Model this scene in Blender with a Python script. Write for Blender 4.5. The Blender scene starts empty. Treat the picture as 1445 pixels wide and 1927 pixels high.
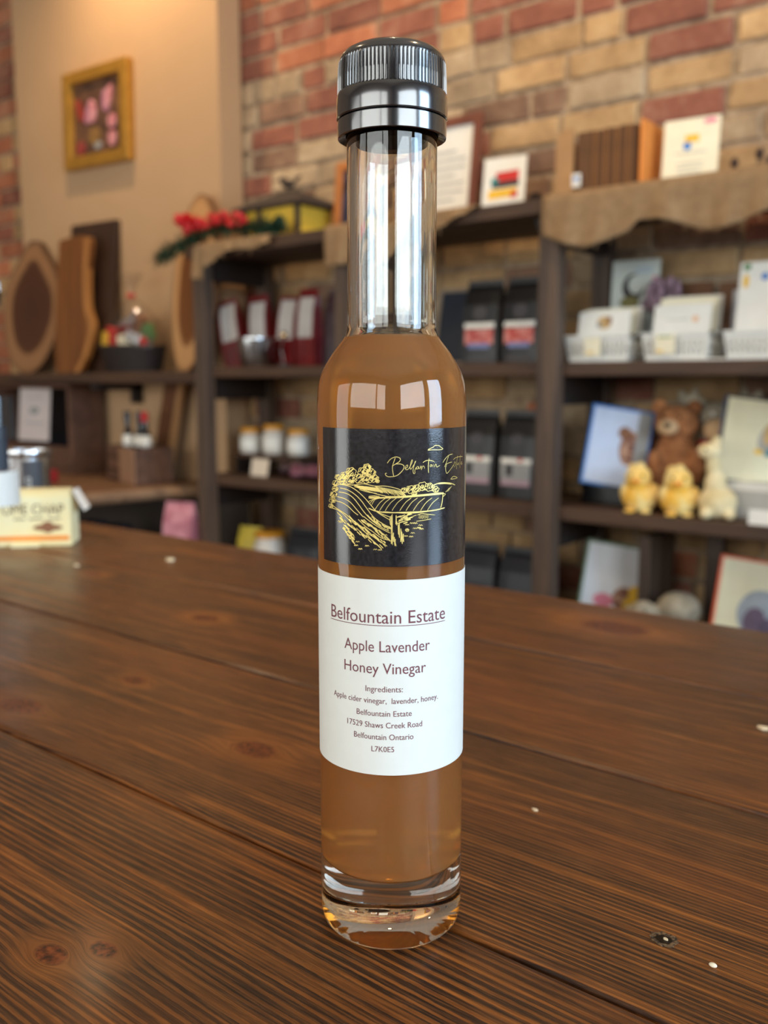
import bpy, bmesh, math, random
from mathutils import Vector, Matrix, Euler

# ------------------------------------------------------------------ scene, camera, light
scene = bpy.context.scene
COL = scene.collection
PI = math.pi
rnd = random.Random(7)

# room axes: x along the brick wall, y towards it, z up; the table top is z = 0
CAM_YAW, CAM_PITCH, CAM_H = math.radians(38.4), math.radians(8.1), 0.18176
cam_data = bpy.data.cameras.new('camera')
cam = bpy.data.objects.new('camera', cam_data)
COL.objects.link(cam)
cam.location = (0, 0, CAM_H)
cam.rotation_euler = (PI / 2 - CAM_PITCH, 0, CAM_YAW)
cam_data.sensor_fit = 'HORIZONTAL'
cam_data.sensor_width = 36.0
cam_data.lens = 36.0 * 1720.0 / 1445.0
cam_data.clip_start = 0.01
cam_data.dof.use_dof = True
cam_data.dof.focus_distance = 0.285
cam_data.dof.aperture_fstop = cam_data.lens / 2.9      # aperture about 2.9 mm wide, as on a phone
scene.camera = cam

world = bpy.data.worlds.new('world')
scene.world = world
world.use_nodes = True
world.node_tree.nodes['Background'].inputs[0].default_value = (0.75, 0.86, 1.0, 1)
world.node_tree.nodes['Background'].inputs[1].default_value = 0.4

scene.view_settings.view_transform = 'Standard'
scene.view_settings.look = 'None'
scene.view_settings.gamma = 1.0
scene.view_settings.use_curve_mapping = False
scene.view_settings.exposure = 0.12


def area_light(name, loc, target, sx, sy, power, color):
    d = bpy.data.lights.new(name, 'AREA')
    d.shape = 'RECTANGLE'; d.size = sx; d.size_y = sy; d.energy = power; d.color = color
    o = bpy.data.objects.new(name, d)
    COL.objects.link(o)
    o.location = loc
    o.rotation_euler = (Vector(target) - Vector(loc)).to_track_quat('-Z', 'Y').to_euler()
    return o


FLOOR_Z, CEIL_Z = -0.92, 2.15
XL, XR, YF, YW = -4.75, 2.3, -2.6, 2.27
# windows of the room: (wall, from, to, sill, head, mullions, light colour, brightness)
WINDOWS = [('front', -1.70, 1.45, 0.26, 1.42, [0.72], (1.0, 0.99, 0.94), 6.0),
           ('front', -4.20, -1.85, -0.86, 1.42, [], (1.0, 0.98, 0.92), 3.2),
           ('right', -1.90, 0.22, 0.26, 1.42, [], (0.86, 0.94, 1.0), 9.5),
           ('right', 0.48, 1.70, 0.05, 1.42, [], (0.55, 0.76, 1.0), 18.0)]
for wall_, h0_, h1_, z0_, z1_, mu_, col_, L_ in WINDOWS:      # daylight just outside each pane
    cx_, cz_, w_, hh_ = (h0_ + h1_) / 2, (z0_ + z1_) / 2, h1_ - h0_, z1_ - z0_
    if wall_ == 'front': p_, q_ = (cx_, YF - 0.2, cz_), (cx_, 5, cz_)
    else: p_, q_ = (XR + 0.2, cx_, cz_), (-5, cx_, cz_)
    area_light('daylight_' + wall_, p_, q_, w_, hh_, L_ * PI * w_ * hh_, col_)


# ------------------------------------------------------------------ materials
def lin(c):
    def g(v):
        v /= 255.0
        return v / 12.92 if v <= 0.04045 else ((v + 0.055) / 1.055) ** 2.4
    return (g(c[0]), g(c[1]), g(c[2]), 1.0)


class NT:
    """small helper round a node tree"""
    def __init__(self, mat):
        mat.use_nodes = True
        self.t = mat.node_tree
        self.t.nodes.clear()

    def n(self, kind, **kw):
        o = self.t.nodes.new(kind)
        for k, v in kw.items():
            setattr(o, k, v)
        return o

    def l(self, a, b):
        self.t.links.new(a, b)

    def val(self, sock, v):
        if hasattr(v, 'links') or hasattr(v, 'is_linked'):
            self.l(v, sock)
        else:
            sock.default_value = v

    def math(self, op, a, b=None, c=None, clamp=False):
        o = self.n('ShaderNodeMath', operation=op, use_clamp=clamp)
        self.val(o.inputs[0], a)
        if b is not None: self.val(o.inputs[1], b)
        if c is not None: self.val(o.inputs[2], c)
        return o.outputs[0]

    def noise(self, vec, scale, detail=3.0, rough=0.5, dist=0.0, dim='3D'):
        o = self.n('ShaderNodeTexNoise', noise_dimensions=dim)
        if vec is not None: self.l(vec, o.inputs['Vector'])
        o.inputs['Scale'].default_value = scale
        o.inputs['Detail'].default_value = detail
        o.inputs['Roughness'].default_value = rough
        o.inputs['Distortion'].default_value = dist
        return o.outputs['Fac']

    def ramp(self, fac, stops):
        o = self.n('ShaderNodeValToRGB')
        e = o.color_ramp.elements
        while len(e) < len(stops): e.new(0.5)
        for i, (p, c) in enumerate(stops):
            e[i].position = p; e[i].color = c
        self.l(fac, o.inputs[0])
        return o.outputs[0]

    def mixc(self, fac, a, b, mode='MIX'):
        o = self.n('ShaderNodeMix', data_type='RGBA', blend_type=mode)
        self.val(o.inputs[0], fac); self.val(o.inputs[6], a); self.val(o.inputs[7], b)
        return o.outputs[2]

    def mapping(self, vec, scale=(1, 1, 1), loc=(0, 0, 0), rot=(0, 0, 0)):
        o = self.n('ShaderNodeMapping')
        self.l(vec, o.inputs[0])
        o.inputs['Location'].default_value = loc
        o.inputs['Rotation'].default_value = rot
        o.inputs['Scale'].default_value = scale
        return o.outputs[0]

    def bump(self, h, strength=0.3, dist=0.002):
        o = self.n('ShaderNodeBump')
        o.inputs['Strength'].default_value = strength
        o.inputs['Distance'].default_value = dist
        self.l(h, o.inputs['Height'])
        return o.outputs[0]

    def bsdf(self, color=None, rough=0.5, normal=None, **kw):
        p = self.n('ShaderNodeBsdfPrincipled')
        if color is not None: self.val(p.inputs['Base Color'], color)
        self.val(p.inputs['Roughness'], rough)
        if normal is not None: self.l(normal, p.inputs['Normal'])
        for k, v in kw.items():
            self.val(p.inputs[k.replace('_', ' ')], v)
        out = self.n('ShaderNodeOutputMaterial')
        self.l(p.outputs[0], out.inputs[0])
        return p

    def objco(self):
        return self.n('ShaderNodeTexCoord').outputs['Object']


MATS = {}


def plain(name, rgb, rough=0.6, var=0.10, scale=25.0, bump=0.0, **kw):
    """a plain colour with faint procedural mottling"""
    if name in MATS: return MATS[name]
    m = bpy.data.materials.new(name); t = NT(m)
    co = t.objco()
    n = t.noise(co, scale, 3)
    c = lin(rgb)
    d = tuple(v * (1 - var) for v in c[:3]) + (1,)
    e = tuple(min(1, v * (1 + var)) for v in c[:3]) + (1,)
    col = t.ramp(n, [(0.3, d), (0.7, e)])
    nm = t.bump(t.noise(co, scale * 6, 3), bump, 0.002) if bump else None
    t.bsdf(col, rough, nm, **kw)
    MATS[name] = m
    return m


def two_tone(name, a, b, rough=0.7, scale=20, lo=0.4, hi=0.6, stretch=(1, 1, 1), bump=0.2, **kw):
    if name in MATS: return MATS[name]
    m = bpy.data.materials.new(name); t = NT(m)
    co = t.mapping(t.objco(), stretch)
    n = t.noise(co, scale, 4, 0.6)
    col = t.ramp(n, [(lo, lin(a)), (hi, lin(b))])
    nm = t.bump(n, bump, 0.003) if bump else None
    t.bsdf(col, rough, nm, **kw)
    MATS[name] = m
    return m


def wood(name, dark, light, rough=0.55, along='X', scale=1.0, bump=0.35, coat=0.0, contrast=(0.3, 0.72)):
    """straight-grained stained timber; grain runs along one object axis"""
    if name in MATS: return MATS[name]
    m = bpy.data.materials.new(name); t = NT(m)
    tc = t.n('ShaderNodeTexCoord').outputs['Object']
    info = t.n('ShaderNodeObjectInfo')
    off = t.n('ShaderNodeVectorMath', operation='ADD')
    cmb = t.n('ShaderNodeCombineXYZ')
    t.l(t.math('MULTIPLY', info.outputs['Random'], 31.0), cmb.inputs[0])
    t.l(t.math('MULTIPLY', info.outputs['Random'], 17.0), cmb.inputs[1])
    t.l(t.math('MULTIPLY', info.outputs['Random'], 23.0), cmb.inputs[2])
    t.l(tc, off.inputs[0]); t.l(cmb.outputs[0], off.inputs[1])
    s = {'X': (1, 14, 14), 'Y': (14, 1, 14), 'Z': (14, 14, 1)}[along]
    co = t.mapping(off.outputs[0], tuple(v * scale for v in s))
    a = t.noise(co, 2.2, 5, 0.6, 0.6)
    b = t.noise(co, 9.0, 3, 0.6)
    g = t.math('ADD', t.math('MULTIPLY', a, 0.7), t.math('MULTIPLY', b, 0.3))
    blot = t.noise(off.outputs[0], 5.0, 2)
    col = t.ramp(g, [(contrast[0], lin(dark)), (contrast[1], lin(light))])
    col = t.mixc(t.math('MULTIPLY', blot, 0.35), col, lin(dark))
    p = t.bsdf(col, rough, t.bump(g, bump, 0.003))
    p.inputs['Coat Weight'].default_value = coat
    p.inputs['Coat Roughness'].default_value = 0.25
    MATS[name] = m
    return m


def table_wood(name, knots, seed, period):
    """dark-stained pine: the growth rings stream round the knots of this plank (x, y, radius)"""
    m = bpy.data.materials.new(name); t = NT(m)
    co = t.n('ShaderNodeTexCoord').outputs['Object']
    sep = t.n('ShaderNodeSeparateXYZ'); t.l(co, sep.inputs[0])
    x, y = sep.outputs[0], sep.outputs[1]
    psi = y
    knot_mask = None
    halo = None
    for kx, ky, kr in knots:
        dx = t.math('MULTIPLY', t.math('SUBTRACT', x, kx), 0.62)
        dy = t.math('SUBTRACT', y, ky)
        r2 = t.math('ADD', t.math('MULTIPLY', dx, dx), t.math('MULTIPLY', dy, dy))
        r2 = t.math('MAXIMUM', r2, (kr * 0.55) ** 2)
        dev = t.math('DIVIDE', t.math('MULTIPLY', dy, kr * kr), r2)
        fall = t.math('DIVIDE', 1.0, t.math('ADD', 1.0, t.math('MULTIPLY', r2, 1.0 / (kr * kr * 7.0))))
        psi = t.math('SUBTRACT', psi, t.math('MULTIPLY', dev, fall))
        k = t.n('ShaderNodeMapRange'); k.interpolation_type = 'SMOOTHSTEP'
        t.l(r2, k.inputs['Value'])
        k.inputs['From Min'].default_value = (kr * 0.56) ** 2
        k.inputs['From Max'].default_value = (kr * 0.95) ** 2
        k.inputs['To Min'].default_value = 1; k.inputs['To Max'].default_value = 0
        h = t.n('ShaderNodeMapRange'); h.interpolation_type = 'SMOOTHSTEP'
        t.l(r2, h.inputs['Value'])
        h.inputs['From Min'].default_value = (kr * 0.7) ** 2
        h.inputs['From Max'].default_value = (kr * 2.6) ** 2
        h.inputs['To Min'].default_value = 1; h.inputs['To Max'].default_value = 0
        knot_mask = k.outputs[0] if knot_mask is None else t.math('MAXIMUM', knot_mask, k.outputs[0])
        halo = h.outputs[0] if halo is None else t.math('MAXIMUM', halo, h.outputs[0])
    # slow waviness of the grain along the plank
    wv = t.mapping(co, (2.4, 5, 1), (seed * 3.1, seed * 1.7, 0))
    wob = t.math('MULTIPLY', t.math('SUBTRACT', t.noise(wv, 1.0, 2, 0.5), 0.5), 0.014)
    psi = t.math('ADD', psi, wob)

    def along(kx, kz):
        c = t.n('ShaderNodeCombineXYZ'); t.l(psi, c.inputs[1]); t.l(t.math('MULTIPLY', x, kx), c.inputs[0])
        c.inputs[2].default_value = seed + kz
        return c.outputs[0]
    broad = t.noise(along(0.03, 0), 30.0, 4, 0.62)
    # hard-edged growth rings: pale orange earlywood lines between dark-stained bands
    ph = t.math('ADD', t.math('MULTIPLY', psi, 2 * PI / period), t.math('MULTIPLY', broad, 24.0))
    ring = t.math('SINE', ph)
    edge = t.noise(along(0.35, 3), 700.0, 2, 0.6)
    ring = t.math('ADD', ring, t.math('MULTIPLY', t.math('SUBTRACT', edge, 0.5), 1.1))
    band = t.n('ShaderNodeMapRange'); band.interpolation_type = 'SMOOTHSTEP'
    t.l(ring, band.inputs['Value'])
    band.inputs['From Min'].default_value = 0.05; band.inputs['From Max'].default_value = 0.6
    st = t.n('ShaderNodeMapRange'); st.interpolation_type = 'SMOOTHSTEP'
    t.l(t.noise(along(0.025, 13), 170.0, 3, 0.6), st.inputs['Value'])
    st.inputs['From Min'].default_value = 0.50; st.inputs['From Max'].default_value = 0.62
    fibre = t.noise(along(0.03, 5), 1500.0, 3, 0.65)
    dash = t.noise(along(0.05, 9), 620.0, 2, 0.6)
    blot = t.noise(t.mapping(co, (6, 15, 1), (seed, seed * 2, 0)), 1.0, 4, 0.6)
    blot2 = t.noise(t.mapping(co, (3, 9, 1), (seed * 5, seed, 0)), 1.0, 3, 0.55)
    dark = t.ramp(fibre, [(0.32, lin((20, 13, 9))), (0.50, lin((50, 32, 21))), (0.70, lin((104, 66, 36)))])
    pale = t.ramp(dash, [(0.28, lin((104, 58, 24))), (0.5, lin((156, 92, 38))), (0.75, lin((182, 114, 52)))])
    g = t.math('ADD', t.math('MULTIPLY', band.outputs[0], 0.55), t.math('MULTIPLY', st.outputs[0], 0.5), clamp=True)
    if halo is not None:
        g = t.math('MAXIMUM', g, t.math('MULTIPLY', halo, 0.85))
    # where the stain sank in deeply or was wiped off
    lo_ = t.n('ShaderNodeMapRange'); t.l(blot, lo_.inputs['Value'])
    lo_.inputs['From Min'].default_value = 0.35; lo_.inputs['From Max'].default_value = 0.68
    g = t.math('MULTIPLY', g, t.math('ADD', 0.45, t.math('MULTIPLY', lo_.outputs[0], 0.55)))
    col = t.mixc(g, dark, pale)
    wipe = t.n('ShaderNodeMapRange'); t.l(blot2, wipe.inputs['Value'])
    wipe.inputs['From Min'].default_value = 0.48; wipe.inputs['From Max'].default_value = 0.72
    wipe.inputs['To Max'].default_value = 0.62
    col = t.mixc(wipe.outputs[0], col, t.ramp(dash, [(0.3, lin((82, 44, 22))), (0.7, lin((140, 78, 34)))]))
    if knot_mask is not None:
        kn = t.noise(co, 420.0, 3)
        kc = t.ramp(kn, [(0.35, lin((46, 20, 10))), (0.5, lin((96, 44, 18))), (0.65, lin((124, 62, 26)))])
        col = t.mixc(knot_mask, col, kc)
    worn = t.noise(t.mapping(co, (5, 12, 1), (seed * 2, 0, 0)), 2.0, 3)
    rough = t.n('ShaderNodeMapRange')
    t.l(worn, rough.inputs['Value'])
    rough.inputs['From Min'].default_value = 0.3; rough.inputs['From Max'].default_value = 0.7
    rough.inputs['To Min'].default_value = 0.30; rough.inputs['To Max'].default_value = 0.46
    p = t.bsdf(col, rough.outputs[0], t.bump(t.math('ADD', t.math('MULTIPLY', g, 0.6), t.math('MULTIPLY', fibre, 0.6)), 0.35, 0.0005))
    p.inputs['Specular IOR Level'].default_value = 0.34
    p.inputs['Coat Weight'].default_value = 0.10
    p.inputs['Coat Roughness'].default_value = 0.15
    return m


def brick_mat(name, a, b, c):
    m = bpy.data.materials.new(name); t = NT(m)
    co = t.objco()
    info = t.n('ShaderNodeObjectInfo')
    off = t.n('ShaderNodeVectorMath', operation='ADD')
    t.l(co, off.inputs[0]); t.l(info.outputs['Location'], off.inputs[1])
    n1 = t.noise(off.outputs[0], 9, 4, 0.65)
    n2 = t.noise(off.outputs[0], 60, 4, 0.7)
    g = t.math('ADD', t.math('MULTIPLY', n1, 0.75), t.math('MULTIPLY', n2, 0.25))
    col = t.ramp(g, [(0.3, lin(a)), (0.52, lin(b)), (0.72, lin(c))])
    v = t.math('ADD', 0.80, t.math('MULTIPLY', info.outputs['Random'], 0.34))
    hsv = t.n('ShaderNodeHueSaturation'); t.l(col, hsv.inputs['Color']); t.l(v, hsv.inputs['Value'])
    t.bsdf(hsv.outputs[0], 0.9, t.bump(t.math('ADD', n2, t.math('MULTIPLY', n1, 0.8)), 0.7, 0.004))
    return m


def glass_mat(name, tint=(1, 1, 1, 1), ior=1.5, rough=0.0):
    m = bpy.data.materials.new(name); t = NT(m)
    g = t.n('ShaderNodeBsdfGlass'); g.inputs['Color'].default_value = tint
    g.inputs['IOR'].default_value = ior; g.inputs['Roughness'].default_value = rough
    out = t.n('ShaderNodeOutputMaterial'); t.l(g.outputs[0], out.inputs[0])
    return m


def film_mat(name, tint, gloss=0.12, rough=0.08):
    """thin clear sheet: window pane, cellophane"""
    m = bpy.data.materials.new(name); t = NT(m)
    a = t.n('ShaderNodeBsdfTransparent'); a.inputs[0].default_value = tint
    b = t.n('ShaderNodeBsdfGlossy'); b.inputs['Roughness'].default_value = rough
    mx = t.n('ShaderNodeMixShader'); mx.inputs[0].default_value = gloss
    t.l(a.outputs[0], mx.inputs[1]); t.l(b.outputs[0], mx.inputs[2])
    out = t.n('ShaderNodeOutputMaterial'); t.l(mx.outputs[0], out.inputs[0])
    return m


def cloth_weave(name, a, b, pitch=0.0042):
    m = bpy.data.materials.new(name); t = NT(m)
    co = t.n('ShaderNodeTexCoord').outputs['UV']
    sep = t.n('ShaderNodeSeparateXYZ'); t.l(co, sep.inputs[0])
    k = 2 * PI / pitch
    sx = t.math('SINE', t.math('MULTIPLY', sep.outputs[0], k))
    sy = t.math('SINE', t.math('MULTIPLY', sep.outputs[1], k))
    w = t.math('ADD', t.math('MULTIPLY', t.math('MULTIPLY', sx, sy), 0.5), 0.5)
    n = t.noise(co, 45, 3)
    f = t.math('ADD', t.math('MULTIPLY', w, 0.55), t.math('MULTIPLY', n, 0.45))
    col = t.ramp(f, [(0.25, lin(a)), (0.75, lin(b))])
    t.bsdf(col, 0.95, t.bump(f, 0.6, 0.002))
    return m


# ------------------------------------------------------------------ mesh building
class MB:
    """collects vertices and faces of one part"""
    def __init__(self):
        self.v, self.f = [], []

    def add(self, vs, fs):
        o = len(self.v)
        self.v += [tuple(p) for p in vs]
        self.f += [tuple(i + o for i in q) for q in fs]
        return self

    def box(self, c, s, rot=None, taper=None, bevel=0.0):
        hx, hy, hz = s[0] / 2, s[1] / 2, s[2] / 2
        tx, ty = taper if taper else (1, 1)
        if bevel > 0:
            bm = bmesh.new()
            bmesh.ops.create_cube(bm, size=1)
            for p in bm.verts:
                top = p.co.z > 0
                p.co = Vector((p.co.x * s[0] * (tx if top else 1), p.co.y * s[1] * (ty if top else 1), p.co.z * s[2]))
            bmesh.ops.bevel(bm, geom=list(bm.edges), offset=bevel, segments=2, affect='EDGES', profile=0.6)
            vs = [p.co.copy() for p in bm.verts]
            for i, p in enumerate(bm.verts): p.index = i
            fs = [[p.index for p in q.verts] for q in bm.faces]
            bm.free()
        else:
            vs = [Vector((x * hx * (tx if z > 0 else 1), y * hy * (ty if z > 0 else 1), z * hz))
                  for z in (-1, 1) for y in (-1, 1) for x in (-1, 1)]
            fs = [(0, 2, 3, 1), (4, 5, 7, 6), (0, 1, 5, 4), (2, 6, 7, 3), (0, 4, 6, 2), (1, 3, 7, 5)]
        if rot: 
            R = Euler(rot).to_matrix(); vs = [R @ p for p in vs]
        return self.add([p + Vector(c) for p in vs], fs)

    def lathe(self, prof, seg=48, c=(0, 0, 0), a0=0.0, a1=2 * PI, rot=None, rfun=None):
        full = abs(a1 - a0 - 2 * PI) < 1e-6
        n = seg if full else seg + 1
        vs, fs = [], []
        for (r, z) in prof:
            for i in range(n):
                a = a0 + (a1 - a0) * i / seg
                rr = rfun(r, z, a) if rfun else r
                vs.append(Vector((rr * math.cos(a), rr * math.sin(a), z)))
        for j in range(len(prof) - 1):
            for i in range(seg):
                k = (i + 1) % n if full else i + 1
                fs.append((j * n + i, j * n + k, (j + 1) * n + k, (j + 1) * n + i))
        if rot:
            R = Euler(rot).to_matrix(); vs = [R @ p for p in vs]
        return self.add([p + Vector(c) for p in vs], fs)

    def cyl(self, c, r, h, seg=20, rot=None, r2=None):
        r2 = r if r2 is None else r2
        return self.lathe([(0, -h / 2), (r, -h / 2), (r2, h / 2), (0, h / 2)], seg, c, rot=rot)

    def ball(self, c, s, seg=16, rings=10, rot=None):
        if not hasattr(s, '__len__'): s = (s, s, s)
        vs, fs = [], []
        for j in range(rings + 1):
            p = -PI / 2 + PI * j / rings
            for i in range(seg):
                a = 2 * PI * i / seg
                vs.append(Vector((s[0] * math.cos(p) * math.cos(a), s[1] * math.cos(p) * math.sin(a), s[2] * math.sin(p))))
        for j in range(rings):
            for i in range(seg):
                k = (i + 1) % seg
                fs.append((j * seg + i, j * seg + k, (j + 1) * seg + k, (j + 1) * seg + i))
        if rot:
            R = Euler(rot).to_matrix(); vs = [R @ p for p in vs]
        return self.add([p + Vector(c) for p in vs], fs)

    def prism(self, pts, y0, y1):
        """outline in the xz plane, extruded along y"""
        n = len(pts)
        vs = [(p[0], y0, p[1]) for p in pts] + [(p[0], y1, p[1]) for p in pts]
        fs = [tuple(range(n)), tuple(range(2 * n - 1, n - 1, -1))]
        fs += [(i, i + n, (i + 1) % n + n, (i + 1) % n) for i in range(n)]
        return self.add(vs, fs)

    def slab(self, pts, z0, z1):
        """outline in the xy plane, extruded along z"""
        n = len(pts)
        vs = [(p[0], p[1], z0) for p in pts] + [(p[0], p[1], z1) for p in pts]
        fs = [tuple(range(n - 1, -1, -1)), tuple(range(n, 2 * n))]
        fs += [(i, (i + 1) % n, (i + 1) % n + n, i + n) for i in range(n)]
        return self.add(vs, fs)

    def tube(self, pts, r, seg=8):
        pts = [Vector(p) for p in pts]
        n = len(pts); vs = []; fs = []
        for i, p in enumerate(pts):
            t = (pts[min(i + 1, n - 1)] - pts[max(i - 1, 0)]).normalized()
            a = t.cross(Vector((0, 0, 1)))
            if a.length < 1e-4: a = t.cross(Vector((1, 0, 0)))
            a.normalize(); b = t.cross(a)
            rr = r[i] if hasattr(r, '__len__') else r
            for k in range(seg):
                q = 2 * PI * k / seg
                vs.append(p + a * (rr * math.cos(q)) + b * (rr * math.sin(q)))
        for i in range(n - 1):
            for k in range(seg):
                m = (k + 1) % seg
                fs.append((i * seg + k, i * seg + m, (i + 1) * seg + m, (i + 1) * seg + k))
        fs.append(tuple(range(seg - 1, -1, -1)))
        fs.append(tuple(range((n - 1) * seg, n * seg)))
        return self.add(vs, fs)

    def mesh(self, name, smooth=False, recalc=True):
        me = bpy.data.meshes.new(name)
        me.from_pydata([tuple(p) for p in self.v], [], self.f)
        bm = bmesh.new(); bm.from_mesh(me)
        bmesh.ops.remove_doubles(bm, verts=bm.verts, dist=1e-7)
        if recalc: bmesh.ops.recalc_face_normals(bm, faces=bm.faces)
        if smooth:
            for q in bm.faces: q.smooth = True
            lim = math.radians(38)
            for e in bm.edges:
                e.smooth = not (len(e.link_faces) == 2 and e.calc_face_angle(0) > lim)
        bm.to_mesh(me); bm.free()
        return me

    def build(self, name, mat, parent=None, loc=None, rot=None, smooth=False, recalc=True):
        return link(name, self.mesh(name, smooth, recalc), mat, parent, loc, rot)


def link(name, me, mat, parent=None, loc=None, rot=None):
    o = bpy.data.objects.new(name, me)
    COL.objects.link(o)
    if mat is not None and not len(me.materials): me.materials.append(mat)
    if parent is not None: o.parent = parent
    if loc: o.location = loc
    if rot: o.rotation_euler = rot
    return o


def thing(name, label, cat, loc=(0, 0, 0), rotz=0.0, group=None, rot=None):
    o = bpy.data.objects.new(name, None)
    COL.objects.link(o)
    o.empty_display_size = 0.03
    o.location = loc
    o.rotation_euler = rot if rot else (0, 0, rotz)
    return tag(o, label, cat, group)


def tag(o, label, cat, group=None):
    o['label'] = label; o['category'] = cat
    if group: o['group'] = group
    return o


def structure(o):
    o['kind'] = 'structure'
    return o


def dup(root, loc, rotz=None, label=None):
    r = root.copy(); COL.objects.link(r); r.location = loc
    if rotz is not None: r.rotation_euler = (0, 0, rotz)
    if label: r['label'] = label
    for ch in list(root.children):
        c = ch.copy(); COL.objects.link(c); c.parent = r
        for g in ch.children:
            d = g.copy(); COL.objects.link(d); d.parent = c
    return r


def spline(pts, n=6):
    """Catmull-Rom through 2D or 3D points"""
    P = [Vector(p) if len(p) == 3 else Vector((p[0], p[1], 0)) for p in pts]
    if len(P) < 3: return P
    out = []
    for i in range(len(P) - 1):
        a = P[max(i - 1, 0)]; b = P[i]; c = P[i + 1]; d = P[min(i + 2, len(P) - 1)]
        for k in range(n):
            t = k / n
            out.append(0.5 * ((2 * b) + (c - a) * t + (2 * a - 5 * b + 4 * c - d) * t * t + (3 * b - a - 3 * c + d) * t ** 3))
    out.append(P[-1])
    return out


def ellipse(cx, cz, rx, rz, n=18, rot=0.0):
    out = []
    for i in range(n):
        a = 2 * PI * i / n
        x, z = rx * math.cos(a), rz * math.sin(a)
        out.append((cx + x * math.cos(rot) - z * math.sin(rot), cz + x * math.sin(rot) + z * math.cos(rot)))
    return out


def text_mesh(body):
    """glyph outlines of the built-in font as (verts2d, faces), normalised so that capitals are about 1 high"""
    cu = bpy.data.curves.new('lettering', 'FONT')
    cu.body = body; cu.size = 1.0; cu.resolution_u = 3
    ob = bpy.data.objects.new('lettering', cu)
    COL.objects.link(ob)
    dg = bpy.context.evaluated_depsgraph_get()
    me = bpy.data.meshes.new_from_object(ob.evaluated_get(dg))
    vs = [(p.co.x, p.co.y) for p in me.vertices]
    fs = [tuple(q.vertices) for q in me.polygons]
    bpy.data.objects.remove(ob); bpy.data.curves.remove(cu); bpy.data.meshes.remove(me)
    return vs, fs


def flat_text(body, width, cap, thick_y=0.0):
    """text in the xz plane (facing -y), centred on x = 0, baseline z = 0"""
    vs, fs = text_mesh(body)
    x0 = min(p[0] for p in vs); x1 = max(p[0] for p in vs)
    k = width / (x1 - x0); kz = cap / 0.73
    m = MB()
    m.add([((p[0] - (x0 + x1) / 2) * k, thick_y, p[1] * kz) for p in vs], fs)
    return m


# ------------------------------------------------------------------ shared materials
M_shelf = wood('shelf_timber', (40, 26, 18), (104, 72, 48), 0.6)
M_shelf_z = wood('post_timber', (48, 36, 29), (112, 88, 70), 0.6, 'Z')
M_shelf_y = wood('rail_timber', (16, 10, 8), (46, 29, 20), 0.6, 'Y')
M_white = plain('white_card', (236, 232, 222), 0.7, 0.04)
M_cream = plain('cream_card', (240, 230, 200), 0.7, 0.04)
M_plastic_w = plain('white_plastic', (232, 230, 222), 0.35, 0.03)
M_black = plain('black_plastic', (12, 12, 14), 0.25, 0.1)
M_navy = plain('navy_card', (22, 30, 44), 0.5, 0.15)
M_dark = plain('dark_card', (20, 19, 20), 0.5, 0.2)
M_kraft = plain('kraft_card', (172, 130, 86), 0.8, 0.08)
M_kraft_d = plain('brown_envelope_paper', (120, 78, 40), 0.8, 0.1)
M_red = plain('red_print', (200, 40, 36), 0.6, 0.1)
M_deepred = plain('deep_red_packet', (110, 18, 20), 0.35, 0.2)
M_orange = plain('orange_print', (238, 140, 40), 0.6, 0.06)
M_yellow = plain('yellow_print', (236, 186, 50), 0.6, 0.06)
M_blue = plain('blue_print', (40, 120, 200), 0.6, 0.06)
M_green = plain('green_print', (80, 130, 70), 0.6, 0.1)
M_teal = plain('teal_print', (40, 130, 130), 0.6, 0.06)
M_pink = plain('pink_print', (226, 130, 150), 0.6, 0.06)
M_grey = plain('grey_print', (150, 150, 148), 0.6, 0.06)
M_ink = plain('dark_ink', (44, 42, 44), 0.6, 0.1)
M_brownp = plain('brown_print', (140, 92, 60), 0.6, 0.15)
M_steel = plain('brushed_steel', (200, 202, 205), 0.22, 0.05, Metallic=1.0)

# ------------------------------------------------------------------ the room
M_plaster = plain('beige_plaster', (188, 152, 114), 0.85, 0.04, 3.0, 0.05)
M_mortar = two_tone('mortar', (138, 116, 92), (178, 154, 126), 0.95, 30, bump=0.6)
M_floor = wood('floor_boards', (60, 42, 30), (112, 82, 58), 0.5)
M_ceil = plain('ceiling_paint', (196, 180, 160), 0.9, 0.03)
M_paint = plain('wall_paint', (150, 128, 108), 0.9, 0.05)
M_frame = plain('window_frame_paint', (60, 52, 46), 0.5, 0.1)
M_pane = film_mat('window_glass', (0.97, 0.98, 0.98, 1), 0.06, 0.02)

structure(MB().box(((XL + XR) / 2, (YF + YW) / 2 + 0.1, FLOOR_Z - 0.05), (XR - XL + 0.6, YW - YF + 0.6, 0.1)).build('floor', M_floor))
structure(MB().box(((XL + XR) / 2, (YF + YW) / 2 + 0.1, CEIL_Z + 0.05), (XR - XL + 0.6, YW - YF + 0.6, 0.1)).build('ceiling', M_ceil))


def wall_with_holes(name, axis, pos, lo, hi, holes, out):
    """wall across 'axis' at 'pos' from lo to hi, with window openings (h0, h1, z0, z1)"""
    m = MB(); t = 0.12
    def piece(a, b, c, d):
        if b - a < 1e-4 or d - c < 1e-4: return
        ctr, size = (a + b) / 2, b - a
        p = pos + out * t / 2
        if axis == 'y': m.box((ctr, p, (c + d) / 2), (size, t, d - c))
        else: m.box((p, ctr, (c + d) / 2), (t, size, d - c))
    at = lo
    for h0, h1, z0, z1 in sorted(holes):
        piece(at, h0, FLOOR_Z, CEIL_Z); piece(h0, h1, FLOOR_Z, z0); piece(h0, h1, z1, CEIL_Z)
        at = h1
    piece(at, hi, FLOOR_Z, CEIL_Z)
    return structure(m.build(name, M_paint))


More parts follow.
